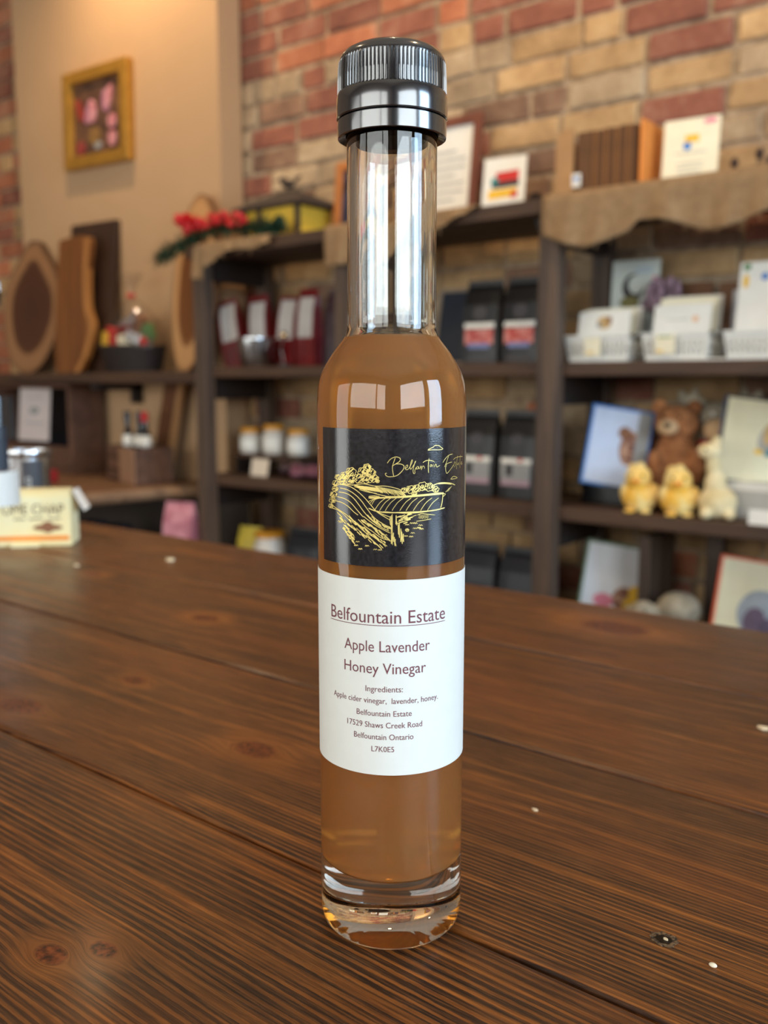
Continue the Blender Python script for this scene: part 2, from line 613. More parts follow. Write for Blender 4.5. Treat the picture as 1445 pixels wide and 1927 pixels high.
def window(name, axis, pos, h0, h1, z0, z1, mull):
    root = bpy.data.objects.new(name, None); COL.objects.link(root); structure(root)
    c = ((h0 + h1) / 2, pos, z0) if axis == 'y' else (pos, (h0 + h1) / 2, z0)
    root.location = c
    W, H = h1 - h0, z1 - z0
    def bar(nm, a, z, w, h, d=0.07, mat=M_frame):
        s = (w, d, h) if axis == 'y' else (d, w, h)
        p = (a, 0, z) if axis == 'y' else (0, a, z)
        MB().box(p, s).build(nm, mat, root)
    b = 0.05
    bar('frame_top', 0, H - b / 2, W, b); bar('frame_bottom', 0, b / 2, W, b)
    bar('frame_side', -W / 2 + b / 2, H / 2, b, H - 2 * b); bar('frame_side', W / 2 - b / 2, H / 2, b, H - 2 * b)
    xs = [-W / 2 + b] + list(mull) + [W / 2 - b]
    for q in mull: bar('mullion', q, H / 2, 0.09, H - 2 * b)
    for i in range(len(xs) - 1):
        bar('pane', (xs[i] + xs[i + 1]) / 2, H / 2, xs[i + 1] - xs[i] - 0.09 * 0.9, H - 2 * b, 0.006, M_pane)


wall_with_holes('wall_front', 'y', YF, XL - 0.12, XR + 0.12, [w[1:5] for w in WINDOWS if w[0] == 'front'], -1)
wall_with_holes('wall_left', 'x', XL, YF, YW, [], -1)
wall_with_holes('wall_right', 'x', XR, YF, YW, [w[1:5] for w in WINDOWS if w[0] == 'right'], 1)
for i, w in enumerate(WINDOWS):
    window('window_%d' % (i + 1), 'y' if w[0] == 'front' else 'x', YF - 0.06 if w[0] == 'front' else XR + 0.06, w[1], w[2], w[3], w[4], w[5])

# brick wall: mortar bed with every brick as a piece
wall = structure(MB().box(((XL + XR) / 2, YW + 0.078, (FLOOR_Z + CEIL_Z) / 2), (XR - XL, 0.14, CEIL_Z - FLOOR_Z)).build('wall_back', M_mortar))


def brick_mesh(L, H, seed):
    r = random.Random(seed)
    bm = bmesh.new()
    bmesh.ops.create_cube(bm, size=1)
    for p in bm.verts:
        p.co = Vector((p.co.x * L + r.uniform(-.003, .003), p.co.y * 0.03, p.co.z * H + r.uniform(-.0025, .0025)))
    front = [e for e in bm.edges if all(q.co.y < 0 for q in e.verts)] + [e for e in bm.edges if abs(e.verts[0].co.y - e.verts[1].co.y) > 0.01]
    bmesh.ops.bevel(bm, geom=front, offset=0.0055, segments=1, affect='EDGES')
    me = bpy.data.meshes.new('brick'); bm.to_mesh(me); bm.free()
    return me


B_tan = brick_mat('brick_tan', (150, 116, 80), (192, 154, 108), (214, 180, 134))
B_pale = brick_mat('brick_pale', (146, 122, 96), (180, 154, 122), (206, 184, 152))
B_red = brick_mat('brick_red', (118, 70, 56), (152, 94, 74), (176, 130, 106))
B_orange = brick_mat('brick_orange', (156, 90, 62), (186, 116, 82), (198, 148, 116))
B_dark = brick_mat('brick_dull_brown', (104, 76, 60), (140, 106, 84), (168, 136, 108))
MESHES = {}
for mi, mat in enumerate((B_tan, B_pale, B_red, B_orange, B_dark)):
    for li, L in enumerate((0.205, 0.098)):
        for k in range(2):
            me = brick_mesh(L, 0.064, mi * 10 + li * 3 + k)
            me.materials.append(mat)
            MESHES[(mi, li, k)] = me
# where the photograph shows red bricks (x, z)
REDS = [(-2.15, 1.36), (-1.87, 1.29), (-1.65, 1.21), (-1.5, 1.19), (-2.35, 1.32), (-2.3, 1.24), (-2.25, 1.17), (-2.06, 1.27),
        (-2.15, 1.28), (-1.97, 1.08), (-2.36, 1.18), (-1.41, 1.13), (-1.22, 1.14), (-0.88, 1.06), (-0.94, 1.0),
        (-0.85, 0.99), (-0.74, 1.03), (-0.81, 0.84), (-2.06, 1.16), (-2.23, 0.97), (-1.43, 0.83), (-1.45, 0.77), (-1.38, 1.11),
        (-1.7, 1.3), (-1.5, 1.26), (-1.3, 1.2), (-1.05, 1.13), (-0.7, 1.1)]
ORANGES = [(-1.75, 1.27), (-2.2, 1.22), (-1.58, 1.27), (-1.9, 1.36), (-1.95, 1.22), (-0.86, -0.27), (-1.27, 0.07)]
rest = {i: MB() for i in range(5)}
pitch = 0.075
z = FLOOR_Z + pitch / 2
row = 0
wr = random.Random(21)
while z < CEIL_Z - 0.03:
    x = XL + 0.02 - wr.uniform(0, 0.2)
    header_row = row % 6 == 3
    while x < XR - 0.1:
        li = 1 if (header_row and wr.random() < 0.85) or wr.random() < 0.16 else 0
        L = (0.205, 0.098)[li]
        cx = x + L / 2
        x += L + 0.011
        if cx < XL + 0.12 or cx > XR - 0.12: continue
        near = lambda S: any(abs(cx - a) < L / 2 and abs(z - b) < pitch / 2 for a, b in S)
        u = wr.random()
        if near(ORANGES): mi = 3
        elif near(REDS): mi = 2
        elif cx < -2.6: mi = 3 if u < 0.4 else 2 if u < 0.55 else 0
        elif z > 1.2 and cx < -1.2: mi = 2 if u < 0.45 else 3 if u < 0.6 else 0
        elif cx < -1.9 and z > 0.6: mi = 2 if u < 0.12 else 4 if u < 0.25 else 1
        else: mi = 2 if u < 0.08 else 4 if u < 0.14 else 1 if u < 0.42 else 0
        yy = YW + 0.015 + wr.uniform(-0.003, 0.004)
        zz = z + wr.uniform(-0.002, 0.002)
        seen = (-2.52 < cx < -0.42 and 0.52 < z < 1.52 - 0.26 * (cx + 2.42)) or (-1.25 < cx < -0.42 and 0.3 < z <= 0.52) \
            or (-2.3 < cx < -1.1 and 0.38 < z <= 0.52) or (-4.15 < cx < -3.75 and 0.55 < z < 1.9) \
            or (-2.2 < cx < -1.1 and -0.02 < z < 0.22) or (-0.95 < cx < -0.42 and -0.4 < z < -0.1)
        if seen:
            o = link('brick', MESHES[(mi, li, wr.randrange(2))], None, wall, (cx, yy, zz), (0, wr.uniform(-.006, .006), wr.uniform(-.006, .006)))
        else:
            rest[mi].box((cx, yy, zz), (L, 0.03, 0.064))
    z += pitch; row += 1
for i, mat in enumerate((B_tan, B_pale, B_red, B_orange, B_dark)):
    if rest[i].v:
        rest[i].build('brickwork', mat, wall)['kind'] = 'stuff'

# boxed-out plaster panel left of the brick
PY = 2.16
structure(MB().box((-3.025, (PY + 2.26) / 2, (FLOOR_Z + CEIL_Z) / 2), (1.23, 2.26 - PY, CEIL_Z - FLOOR_Z)).build('wall_plaster', M_plaster))


def spot_fixture(loc, target, power, color=(1.0, 0.72, 0.42), size=75, label=''):
    t = thing('ceiling_spotlight', label, 'lamp', (loc[0], loc[1], CEIL_Z))
    MB().cyl((0, 0, -0.012), 0.05, 0.024, 20).build('base', M_black, t, smooth=True)
    MB().cyl((0, 0, -0.05), 0.012, 0.06, 12).build('stem', M_black, t, smooth=True)
    MB().lathe([(0.03, 0.04), (0.045, -0.05), (0.042, -0.05), (0.027, 0.035)], 20, (0, 0, -0.11)).build('shade', M_black, t, smooth=True)
    b = bpy.data.materials.get('lamp_glow')
    if b is None:
        b = bpy.data.materials.new('lamp_glow'); q = NT(b)
        e = q.n('ShaderNodeEmission'); e.inputs[0].default_value = (1, 0.7, 0.38, 1); e.inputs[1].default_value = 30
        out = q.n('ShaderNodeOutputMaterial'); q.l(e.outputs[0], out.inputs[0])
    MB().ball((0, 0, -0.125), 0.024).build('bulb', b, t, smooth=True)
    d = bpy.data.lights.new('warm_spot', 'SPOT'); d.energy = power; d.color = color; d.spot_size = math.radians(size * 2)
    d.spot_blend = 0.8; d.shadow_soft_size = 0.03
    o = bpy.data.objects.new('warm_spot', d); COL.objects.link(o)
    o.location = (loc[0], loc[1], CEIL_Z - 0.19)
    o.rotation_euler = (Vector(target) - Vector(o.location)).to_track_quat('-Z', 'Y').to_euler()


spot_fixture((-2.75, 1.75), (-2.8, 2.1, 0.6), 38, label='black ceiling spotlight above the beige plaster panel')
spot_fixture((-1.1, 1.45), (-1.2, 2.2, 0.6), 38, label='black ceiling spotlight in front of the brick wall')
spot_fixture((-1.4, -0.2), (-0.6, 0.3, 0), 20, label='black ceiling spotlight over the far end of the table')
spot_fixture((0.2, 0.9), (-0.3, 0.4, 0), 14, label='black ceiling spotlight over the near end of the table')

# ------------------------------------------------------------------ the table
TX0, TX1 = -1.75, 0.95
edges = [0.688 - 0.1503 * i for i in range(6)]
table = thing('plank_table', 'dark-stained plank table with knotty grain under the vinegar bottle', 'table', (-0.4, 0.312, FLOOR_Z))
KN = {0: [(-0.277, 0.628, 0.020)],
      1: [(-0.539, 0.456, 0.010), (-0.75, 0.50, 0.008)],
      2: [(-0.321, 0.301, 0.010), (-0.457, 0.330, 0.007), (-0.47, 0.262, 0.012), (0.1, 0.3, 0.012)],
      3: [(-0.2405, 0.1575, 0.0044), (-0.2515, 0.1455, 0.0052), (-0.60, 0.19, 0.012)]}
for i in range(5):
    y1, y0 = edges[i], edges[i + 1]
    yc = (y0 + y1) / 2
    xc = (TX0 + TX1) / 2
    ks = [(a - xc, b - yc, r) for a, b, r in KN.get(i, [(0.3 * i - 1.6, yc + 0.02, 0.012)])]
    mat = table_wood('table_pine_%d' % i, ks, 3.7 * i + 1.3, (0.0034, 0.0028, 0.0023, 0.0034, 0.004)[i])
    m = MB().box((0, 0, 0), (TX1 - TX0, y1 - y0 - 0.0012, 0.034), bevel=0.0032)
    m.build('plank', mat, table, (xc + 0.4, yc - 0.312, -0.017 - FLOOR_Z))
M_apron = wood('table_underframe', (30, 16, 8), (92, 54, 26), 0.5)
top_w = edges[0] - edges[5]
ym = (edges[0] + edges[5]) / 2 - 0.312
for sy in (-1, 1):
    MB().box((0, ym + sy * (top_w / 2 - 0.12), 0.92 - 0.034 - 0.05), (2.3, 0.03, 0.1)).build('apron', M_apron, table)
for sx in (-1, 1):
    MB().box((sx * 1.15, ym, 0.92 - 0.034 - 0.05), (0.03, top_w - 0.27, 0.1)).build('apron', M_apron, table)
    for sy in (-1, 1):
        MB().box((sx * 1.2, ym + sy * (top_w / 2 - 0.12), (0.92 - 0.034) / 2), (0.08, 0.08, 0.92 - 0.034), bevel=0.004).build('leg', M_apron, table)
# countersunk screw hole with a ragged rim
r = random.Random(3)
hole = []
for i in range(22):
    a = 2 * PI * i / 22
    q = 0.0039 * (1 + r.uniform(-.14, .14))
    hole.append((q * 1.15 * math.cos(a), q * math.sin(a)))
M_hole = two_tone('bare_hole', (34, 22, 14), (120, 92, 60), 0.8, 900, bump=0.3)
h = MB().slab(hole, 0.0, 0.00025).build('screw_hole', M_hole, table, (-0.1004 + 0.4, 0.2753 - 0.312, 0.92))
MB().slab([(p[0] * .6, p[1] * .55 - .0004) for p in hole], 0.00025, 0.0004).build('screw_head', plain('screw_dark', (30, 26, 22), 0.4, 0.2, Metallic=0.7), h)
# chips and crumbs lying on the boards
M_crumb = plain('crumb', (222, 200, 164), 0.8, 0.1)
M_seed = plain('seed', (236, 226, 200), 0.5, 0.04)
tag(MB().ball((0, 0, 0), (0.0013, 0.0009, 0.0007), 12, 8).build('seed', M_seed, None, (-0.083, 0.2708, 0.0007), smooth=True),
    'tiny pale oval seed lying beside the screw hole', 'seed')
for (a, b, s, lab) in [(-0.0998, 0.2749, 0.0009, 'pale crumb lodged in the screw hole of the table'),
                       (-0.179, 0.33, 0.0013, 'pale crumb on the board right of the vinegar bottle'),
                       (-0.130, 0.487, 0.0028, 'pale wood chip by the right edge of the picture'),
                       (-0.745, 0.587, 0.0048, 'pale fleck near the far edge of the table, left of the bottle'),
                       (-0.796, 0.511, 0.0032, 'pale fleck on the table just right of the cream box')]:
    m = MB(); rr = random.Random(int(abs(a) * 1000))
    m.slab([(s * math.cos(t) * rr.uniform(.6, 1.2), s * .7 * math.sin(t) * rr.uniform(.6, 1.2)) for t in [k * PI / 4 for k in range(8)]], 0, s * 0.5)
    tag(m.build('crumb', M_crumb, None, (a, b, 0.0004 if s < 0.001 else 0.0)), lab, 'crumb')
# ------------------------------------------------------------------ the vinegar bottle
M_glass = glass_mat('clear_glass', (0.985, 0.995, 0.99, 1), 1.5)


def liquid_mat(name, deep, glow, haze):
    """cloudy cider vinegar: partly clear, partly scattering"""
    m = bpy.data.materials.new(name); t = NT(m)
    g = t.n('ShaderNodeBsdfRefraction'); g.inputs['Color'].default_value = deep
    g.inputs['IOR'].default_value = 1.34; g.inputs['Roughness'].default_value = 0.15
    d = t.n('ShaderNodeBsdfDiffuse'); d.inputs[0].default_value = glow
    tr = t.n('ShaderNodeBsdfTranslucent'); tr.inputs[0].default_value = glow
    mx = t.n('ShaderNodeMixShader'); mx.inputs[0].default_value = 0.4
    t.l(d.outputs[0], mx.inputs[1]); t.l(tr.outputs[0], mx.inputs[2])
    m2 = t.n('ShaderNodeMixShader'); m2.inputs[0].default_value = haze
    t.l(g.outputs[0], m2.inputs[1]); t.l(mx.outputs[0], m2.inputs[2])
    out = t.n('ShaderNodeOutputMaterial'); t.l(m2.outputs[0], out.inputs[0])
    return m


M_liquid = liquid_mat('amber_vinegar', lin((252, 200, 122)), lin((246, 182, 112)), 0.44)
M_paper_w = plain('label_paper_white', (220, 222, 217), 0.5, 0.015, 200)
M_paper_b = None
m_ = bpy.data.materials.new('label_paper_black'); t_ = NT(m_)
co_ = t_.objco()
sp_ = t_.noise(co_, 2600, 2, 0.7)
t_.bsdf(t_.ramp(t_.noise(co_, 900, 3), [(0.3, lin((22, 22, 25))), (0.75, lin((44, 44, 48)))]), 0.12, t_.bump(sp_, 0.10, 0.0002), Specular_IOR_Level=0.95)
M_paper_b = m_
M_gold = plain('gold_foil', (240, 216, 130), 0.4, 0.08, 400, Metallic=0.6)
M_maroon = plain('maroon_ink', (112, 62, 70), 0.6, 0.05, 300)
M_cap = plain('cap_plastic', (24, 24, 27), 0.18, 0.08, 60, Specular_IOR_Level=1.0, Coat_Weight=1.0, Coat_Roughness=0.12)

RB, DB = 0.0239, 0.294         # bottle radius; distance the label artwork was drawn from
OUTER = [(0.0, 0.0030), (0.010, 0.0026), (0.016, 0.0013), (0.0192, 0.0002), (0.0208, 0.0), (0.0222, 0.0005), (0.0232, 0.0018), (0.0238, 0.0042),
         (RB, 0.0075), (RB, 0.05), (RB, 0.10), (RB, 0.15), (RB, 0.1715), (0.02378, 0.1758), (0.02342, 0.1800), (0.02298, 0.1822), (0.02233, 0.1843),
         (0.0214, 0.1864), (0.0202, 0.1884), (0.0189, 0.1905), (0.0173, 0.1926), (0.0157, 0.1946), (0.0146, 0.1962), (0.0141, 0.1985),
         (0.0140, 0.205), (0.0139, 0.229), (0.0139, 0.258), (0.0139, 0.2735)]
INNER = [(0.0098, 0.2735), (0.0112, 0.26), (0.0116, 0.24), (0.0117, 0.21), (0.0117, 0.2), (0.0121, 0.1975), (0.0132, 0.1950), (0.0149, 0.1925), (0.0166, 0.1902),
         (0.0181, 0.1880), (0.0194, 0.1858), (0.0205, 0.1832), (0.0212, 0.1805), (0.0216, 0.1770), (0.02185, 0.172), (0.0219, 0.15), (0.0219, 0.10),
         (0.0219, 0.05), (0.0219, 0.030), (0.0217, 0.0265), (0.0208, 0.0240), (0.0185, 0.0226), (0.012, 0.0219), (0.0, 0.0217)]


def bottle_glass():
    m = MB().lathe(OUTER + INNER, 96)
    rr = random.Random(2)          # stippled underside
    m.v = [(x, y, z + (rr.uniform(0, 0.0007) if z < 0.001 and 0.0185 < math.hypot(x, y) < 0.0200 else 0)) for x, y, z in m.v]
    return m


def bottle_liquid(level=0.1958):
    inner = [(r + 0.00006, z - (0.00006 if z < 0.03 else 0)) for r, z in reversed(INNER) if z < level]
    r_top = inner[-1][0]
    prof = inner + [(r_top - 0.0006, level), (r_top - 0.0022, level - 0.0006), (0.0, level - 0.0008)]
    prof[0] = (0.0, prof[0][1])
    return MB().lathe(prof, 96)


def arc_sheet(r, a0, a1, z0, z1, seg=64, th=0.00012):
    """paper label wrapped round the bottle, angle 0 facing -y, with its paper thickness"""
    m = MB(); n = seg + 1
    vs = []; fs = []
    for rr in (r, r + th):
        for zz in (z0, z1):
            for i in range(n):
                a = a0 + (a1 - a0) * i / seg
                vs.append((rr * math.sin(a), -rr * math.cos(a), zz))
    for i in range(seg):
        fs.append((2 * n + i, 2 * n + i + 1, 3 * n + i + 1, 3 * n + i))
        fs.append((i, n + i, n + i + 1, i + 1))
        fs.append((n + i, 3 * n + i, 3 * n + i + 1, n + i + 1))
        fs.append((i, i + 1, 2 * n + i + 1, 2 * n + i))
    fs.append((0, 2 * n, 3 * n, n)); fs.append((seg, n + seg, 3 * n + seg, 2 * n + seg))
    return m.add(vs, fs)


def unwrap(px, py):
    """artwork units of the label drawing -> (angle, height) on the bottle"""
    z = 0.15; a = 0.0
    c, s = math.cos(CAM_PITCH), math.sin(CAM_PITCH)
    for _ in range(4):
        yd = DB - RB * math.cos(a)
        ty = (963.5 - py) / 1720.0
        z = CAM_H + yd * (ty * c - s) / (c + ty * s)
        dep = yd * c - (z - CAM_H) * s
        t = (px - 737.0) / 1720.0 * dep / yd
        q = t * DB / (RB * math.sqrt(1 + t * t))
        a = math.asin(max(-0.9999, min(0.9999, q))) - math.atan(t)
    return a, z


def on_bottle(a, z, r):
    return (r * math.sin(a), -r * math.cos(a), z)


def ribbon(m, az, w, r):
    """a foil or ink stroke of width w following (angle, height) points"""
    P = [Vector((a * RB, z, 0)) for a, z in az]
    Q = [P[0]]
    for p in P[1:]:
        if (p - Q[-1]).length > 2e-5: Q.append(p)
    P = Q
    if len(P) < 2: return
    vs = []; fs = []
    for i, p in enumerate(P):
        d = P[min(i + 1, len(P) - 1)] - P[max(i - 1, 0)]
        d.normalize()
        nrm = Vector((-d.y, d.x, 0))
        k = 0.55 if i in (0, len(P) - 1) else 1.0
        for sgn in (1, -1):
            q = p + nrm * (sgn * w * 0.5 * k)
            vs.append(on_bottle(q.x / RB, q.y, r))
    for i in range(len(P) - 1):
        fs.append((2 * i, 2 * i + 1, 2 * i + 3, 2 * i + 2))
    m.add(vs, fs)


bottle = thing('vinegar_bottle', 'tall slim glass bottle of amber vinegar with black cap, standing in front', 'bottle',
               (-0.1807, 0.2319, 0.0), CAM_YAW)
bottle_glass().build('glass_body', M_glass, bottle, smooth=True)
bottle_liquid().build('vinegar', M_liquid, bottle, smooth=True)

NR = 84


def rib(r_, z_, a_):
    return r_ - (0.00058 if (int(a_ / (2 * PI) * NR * 4 + 0.5) % 4) in (0, 1) else 0.0)


cap = MB().lathe([(0.0141, 0.26), (0.0141, 0.2606), (0.01655, 0.2606), (0.01692, 0.2609), (0.01697, 0.2640), (0.01690, 0.2668), (0.0166, 0.2679), (0.01615, 0.2681),
                  (0.0160, 0.2768), (0.0161, 0.2775), (0.0158, 0.2783), (0.0148, 0.2796), (0.0130, 0.2806), (0.0100, 0.2812), (0.0, 0.2815)], 96)
cap_o = cap.build('cap', M_cap, bottle, smooth=True)
k = MB().lathe([(0.0158, 0.2681), (0.01668, 0.2681), (0.01662, 0.2720), (0.01635, 0.2766), (0.0160, 0.2774), (0.0156, 0.2774)], NR * 4, rfun=lambda r_, z_, a_: rib(r_, z_, a_) if r_ > 0.0161 else r_)
k.build('knurled_grip', M_cap, cap_o)
MB().lathe([(0.0142, 0.2603), (0.0163, 0.2603), (0.01672, 0.2600), (0.01674, 0.2575), (0.0166, 0.2553), (0.0161, 0.2551), (0.0150, 0.2556), (0.0142, 0.2560)], 96)\
    .build('tamper_band', M_cap, cap_o, smooth=True)

lab_b = arc_sheet(RB, math.radians(-62.5), math.radians(79), 0.1266, 0.1680).build('front_label', M_paper_b, bottle, smooth=True)
lab_b['label'] = 'black label with gold landscape drawing'
lab_w = arc_sheet(RB, math.radians(-112), math.radians(112), 0.0605, 0.1226, 96).build('text_label', M_paper_w, bottle, smooth=True)
lab_w['label'] = 'white paper label with maroon lettering'

# lettering of the white label: text, left and right end, baseline at its middle, capital height (artwork units)
RT = RB + 0.00019


def wrap_text(m, body, x0, x1, yb, cap_px, bold=0.0):
    vs, fs = text_mesh(body)
    u0 = min(p[0] for p in vs); u1 = max(p[0] for p in vs)
    a0 = unwrap(x0, yb)[0]; a1 = unwrap(x1, yb)[0]
    zb = unwrap((x0 + x1) / 2, yb)[1]
    kz = (unwrap((x0 + x1) / 2, yb - cap_px)[1] - zb) / 0.73
    m.add([on_bottle(a0 + (p[0] - u0) / (u1 - u0) * (a1 - a0), zb + p[1] * kz, RT) for p in vs], fs)


S5 = 4.481
ink = MB()
for body, x0, x1, yb, cp in [
        ('Belfountain Estate', 200, 1147, 553, 116), ('Apple Lavender', 308, 1020, 795, 98), ('Honey Vinegar', 308, 988, 978, 95),
        ('Ingredients:', 483, 795, 1131, 52), ('Apple cider vinegar,  lavender, honey.', 222, 1088, 1229, 50),
        ('Belfountain Estate', 410, 870, 1336, 50), ('17529 Shaws Creek Road', 333, 957, 1434, 50),
        ('Belfountain Ontario', 388, 884, 1533, 50), ('L7K0E5', 533, 723, 1634, 48)]:
    wrap_text(ink, body, 580 + x0 / S5, 580 + x1 / S5, 1050 + yb / S5, cp / S5)
a0, zu = unwrap(580 + 195 / S5, 1050 + 572 / S5)[0], unwrap(580 + 690 / S5, 1050 + 572 / S5)[1]
a1 = unwrap(580 + 1150 / S5, 1050 + 530 / S5)[0]
ribbon(ink, [(a0 + (a1 - a0) * i / 40, zu) for i in range(41)], 0.00022, RT)
ink.build('lettering', M_maroon, lab_w, recalc=False)

# gold foil artwork of the black label, drawn as strokes in artwork units
RG = RB + 0.00020
foil = MB()
g = random.Random(11)


def art(x, y):
    return unwrap(600 + x / 5.1607, 820 + y / 5.1607)


def stroke(pts, w=5.0, n=5, m=None, jit=0.0):
    sp = spline(pts, n)
    ribbon(foil if m is None else m, [art(p.x + g.uniform(-jit, jit), p.y + g.uniform(-jit, jit)) for p in sp], w / 5.1607 * 0.000168, RG)


# vine rows of the left hill
for row_ in [
        [(185, 468), (290, 488), (370, 535), (440, 600), (500, 670), (560, 738), (640, 790), (690, 820)],
        [(205, 505), (280, 525), (350, 570), (410, 630), (460, 700), (530, 790), (610, 850), (690, 890)],
        [(195, 545), (270, 560), (330, 600), (380, 660), (430, 730), (500, 810), (590, 880), (680, 925)],
        [(180, 590), (250, 610), (310, 650), (370, 720), (430, 790)],
        [(165, 630), (230, 650), (290, 690), (340, 740), (380, 770)],
        [(140, 680), (200, 720), (260, 760), (330, 820), (400, 880), (470, 960), (540, 1040), (600, 1088)],
        [(105, 695), (180, 718), (250, 770), (320, 850)],
        [(290, 770), (370, 860), (440, 930), (510, 970), (600, 1030), (660, 1072)],
        [(380, 810), (450, 880), (520, 930), (600, 990), (680, 1015)],
        [(430, 780), (520, 850), (600, 900), (690, 945)],
        [(560, 735), (610, 760), (690, 790)]]:
    stroke(row_, 6.5)
# leafy dashes between the rows
for a_, b_, n_ in [((250, 830), (600, 1075), 26), ((300, 800), (640, 1050), 26), ((400, 800), (670, 1000), 24), ((470, 770), (690, 900), 20),
                   ((180, 740), (330, 1010), 16), ((230, 880), (330, 1050), 10)]:
    for i in range(n_):
        q = i / n_
        x_ = a_[0] + (b_[0] - a_[0]) * q + g.uniform(-10, 10); y_ = a_[1] + (b_[1] - a_[1]) * q + g.uniform(-14, 14)
        L_ = g.uniform(18, 46)
        stroke([(x_, y_), (x_ + L_ * .55, y_ + L_ * .55 + g.uniform(-4, 4)), (x_ + L_, y_ + L_ * 1.0)], g.uniform(5, 13), 3)
# ridge and the field beyond
stroke([(205, 465), (330, 478), (430, 466), (540, 488), (640, 488), (740, 508), (800, 530)], 6)
stroke([(340, 490), (450, 530), (560, 565), (680, 592), (760, 598)], 6)
stroke([(390, 520), (470, 545), (560, 560)], 5)
for i in range(22):
    x_ = 540 + i * 12
    y_ = 488 + i * 2.2
    stroke([(x_, y_), (x_ + 30, y_ + 28), (x_ + 62, y_ + 62 + g.uniform(-10, 10))], g.uniform(3, 6), 3)
for i in range(18):
    x_ = 340 + i * 13
    stroke([(x_, 478 + i * 1.5), (x_ + 30, 492 + i * 2), (x_ + 70, 520 + i * 2)], g.uniform(4, 8), 3)
stroke([(480, 602), (600, 602), (800, 596), (1000, 580), (1205, 560)], 13)
stroke([(640, 590), (800, 588), (1000, 572), (1205, 552)], 9)
stroke([(480, 590), (540, 585), (600, 600)], 6)
for i in range(9): stroke([(492 + i * 11, 580), (494 + i * 11, 598)], 5, 2)
stroke([(480, 703), (560, 733), (680, 746), (850, 742), (1000, 736), (1130, 720), (1215, 698)], 10)
stroke([(620, 735), (850, 752), (1050, 735)], 6)
stroke([(1198, 562), (1190, 640), (1176, 700)], 9)
stroke([(1205, 562), (1222, 566), (1200, 590)], 6)
for x0_ in (535, 585, 640, 705, 780, 840, 910, 980, 1045):
    stroke([(x0_, 728), (x0_ + 22, 692), (x0_ + 58, 645), (x0_ + 112, 602)], 5)
for x0_ in (480, 495, 510): stroke([(x0_, 640 + (x0_ - 480)), (x0_ + 30, 622), (x0_ + 75, 606)], 4)


def tree(cx_, cy_, rr, dens=16):
    """outlined crown with hatching"""
    pts = []
    for i in range(13):
        a_ = 2 * PI * i / 12 + 0.3
        q = rr * (1 + (0.12 if i % 2 else -0.06))
        pts.append((cx_ + q * math.cos(a_), cy_ + q * 0.85 * math.sin(a_)))
    stroke(pts, 5)
    for _ in range(dens):
        a_ = g.uniform(0, 2 * PI); q = rr * math.sqrt(g.random()) * 0.85
        x_, y_ = cx_ + q * math.cos(a_), cy_ + q * 0.85 * math.sin(a_)
        L_ = g.uniform(0.25, 0.55) * rr
        stroke([(x_ + L_ * .5, y_ - L_ * .6), (x_ + L_ * .1, y_ + L_ * .1), (x_ - L_ * .5, y_ + L_ * .5)], g.uniform(4, 8), 3)


for cx_, cy_, rr in [(312, 350, 46), (250, 385, 38), (232, 430, 42), (465, 305, 36), (430, 350, 50), (500, 360, 46), (385, 415, 48), (465, 415, 52),
                     (300, 425, 46), (535, 415, 40), (185, 400, 26), (165, 460, 30), (160, 515, 28), (145, 570, 32), (135, 625, 30), (120, 680, 22), (565, 440, 18)]:
    tree(cx_, cy_, rr)
for cx_, cy_, rr in [(822, 530, 28), (885, 522, 42), (945, 510, 38), (1005, 490, 46), (1065, 498, 44), (1125, 520, 32), (920, 560, 24)]:
    tree(cx_, cy_, rr, 12)
stroke([(1105, 480), (1150, 462), (1200, 456), (1270, 460), (1315, 478)], 9)
stroke([(1150, 466), (1220, 464), (1280, 470)], 8)
for i in range(6): stroke([(1285 - i * 6, 488 + i * 9), (1250 - i * 6, 515 + i * 6)], 5, 3)
# clouds
stroke([(1050, 137), (1075, 122), (1105, 108), (1120, 94), (1160, 97), (1178, 112), (1196, 128), (1160, 136), (1100, 136), (1050, 140)], 5)
stroke([(1272, 421), (1285, 405), (1303, 393), (1336, 406), (1312, 417), (1272, 422)], 5)
# the two trunks and the scrub
for x_, y0_, y1_ in [(690, 780, 870), (700, 770, 960), (708, 760, 1060), (700, 960, 1050), (720, 940, 1030), (728, 980, 1070), (740, 1000, 1072),
                     (745, 770, 860), (765, 860, 960), (775, 840, 990), (790, 900, 1030), (800, 930, 1050), (815, 950, 1030), (752, 830, 870)]:
    stroke([(x_, y0_), (x_ + g.uniform(-4, 4), (y0_ + y1_) / 2), (x_ + g.uniform(-3, 8), y1_)], g.uniform(6, 11), 3)
for i in range(30):
    x_, y_ = g.uniform(740, 930), g.uniform(765, 860)
    if y_ - 765 < (930 - x_): stroke([(x_, y_), (x_ + 18, y_ - 6), (x_ + 40, y_ - 14)], g.uniform(5, 11), 3)
for i in range(12): stroke([(960 + i * 8, 800 + (i % 3) * 4), (972 + i * 8, 765 + (i % 2) * 6)], 4, 2)
stroke([(950, 770), (990, 755), (1040, 760), (1120, 768)], 5)
stroke([(940, 830), (1010, 820), (1085, 806)], 5)
for x_, y_ in [(850, 865), (895, 850), (930, 850), (980, 870), (925, 900), (965, 895), (990, 905), (850, 912), (905, 945), (840, 975), (890, 980), (640, 965), (400, 1100),
               (545, 1105), (590, 1110), (375, 1030), (360, 1065), (465, 1070), (330, 985), (215, 840), (205, 830)]:
    stroke([(x_ - 18, y_ + 4), (x_ - 8, y_ - 8), (x_, y_ + 3), (x_ + 9, y_ - 7), (x_ + 20, y_ + 3)], g.uniform(4, 8), 3)
tree(852, 915, 16, 8)
foil.build('landscape_drawing', M_gold, lab_b, recalc=False)
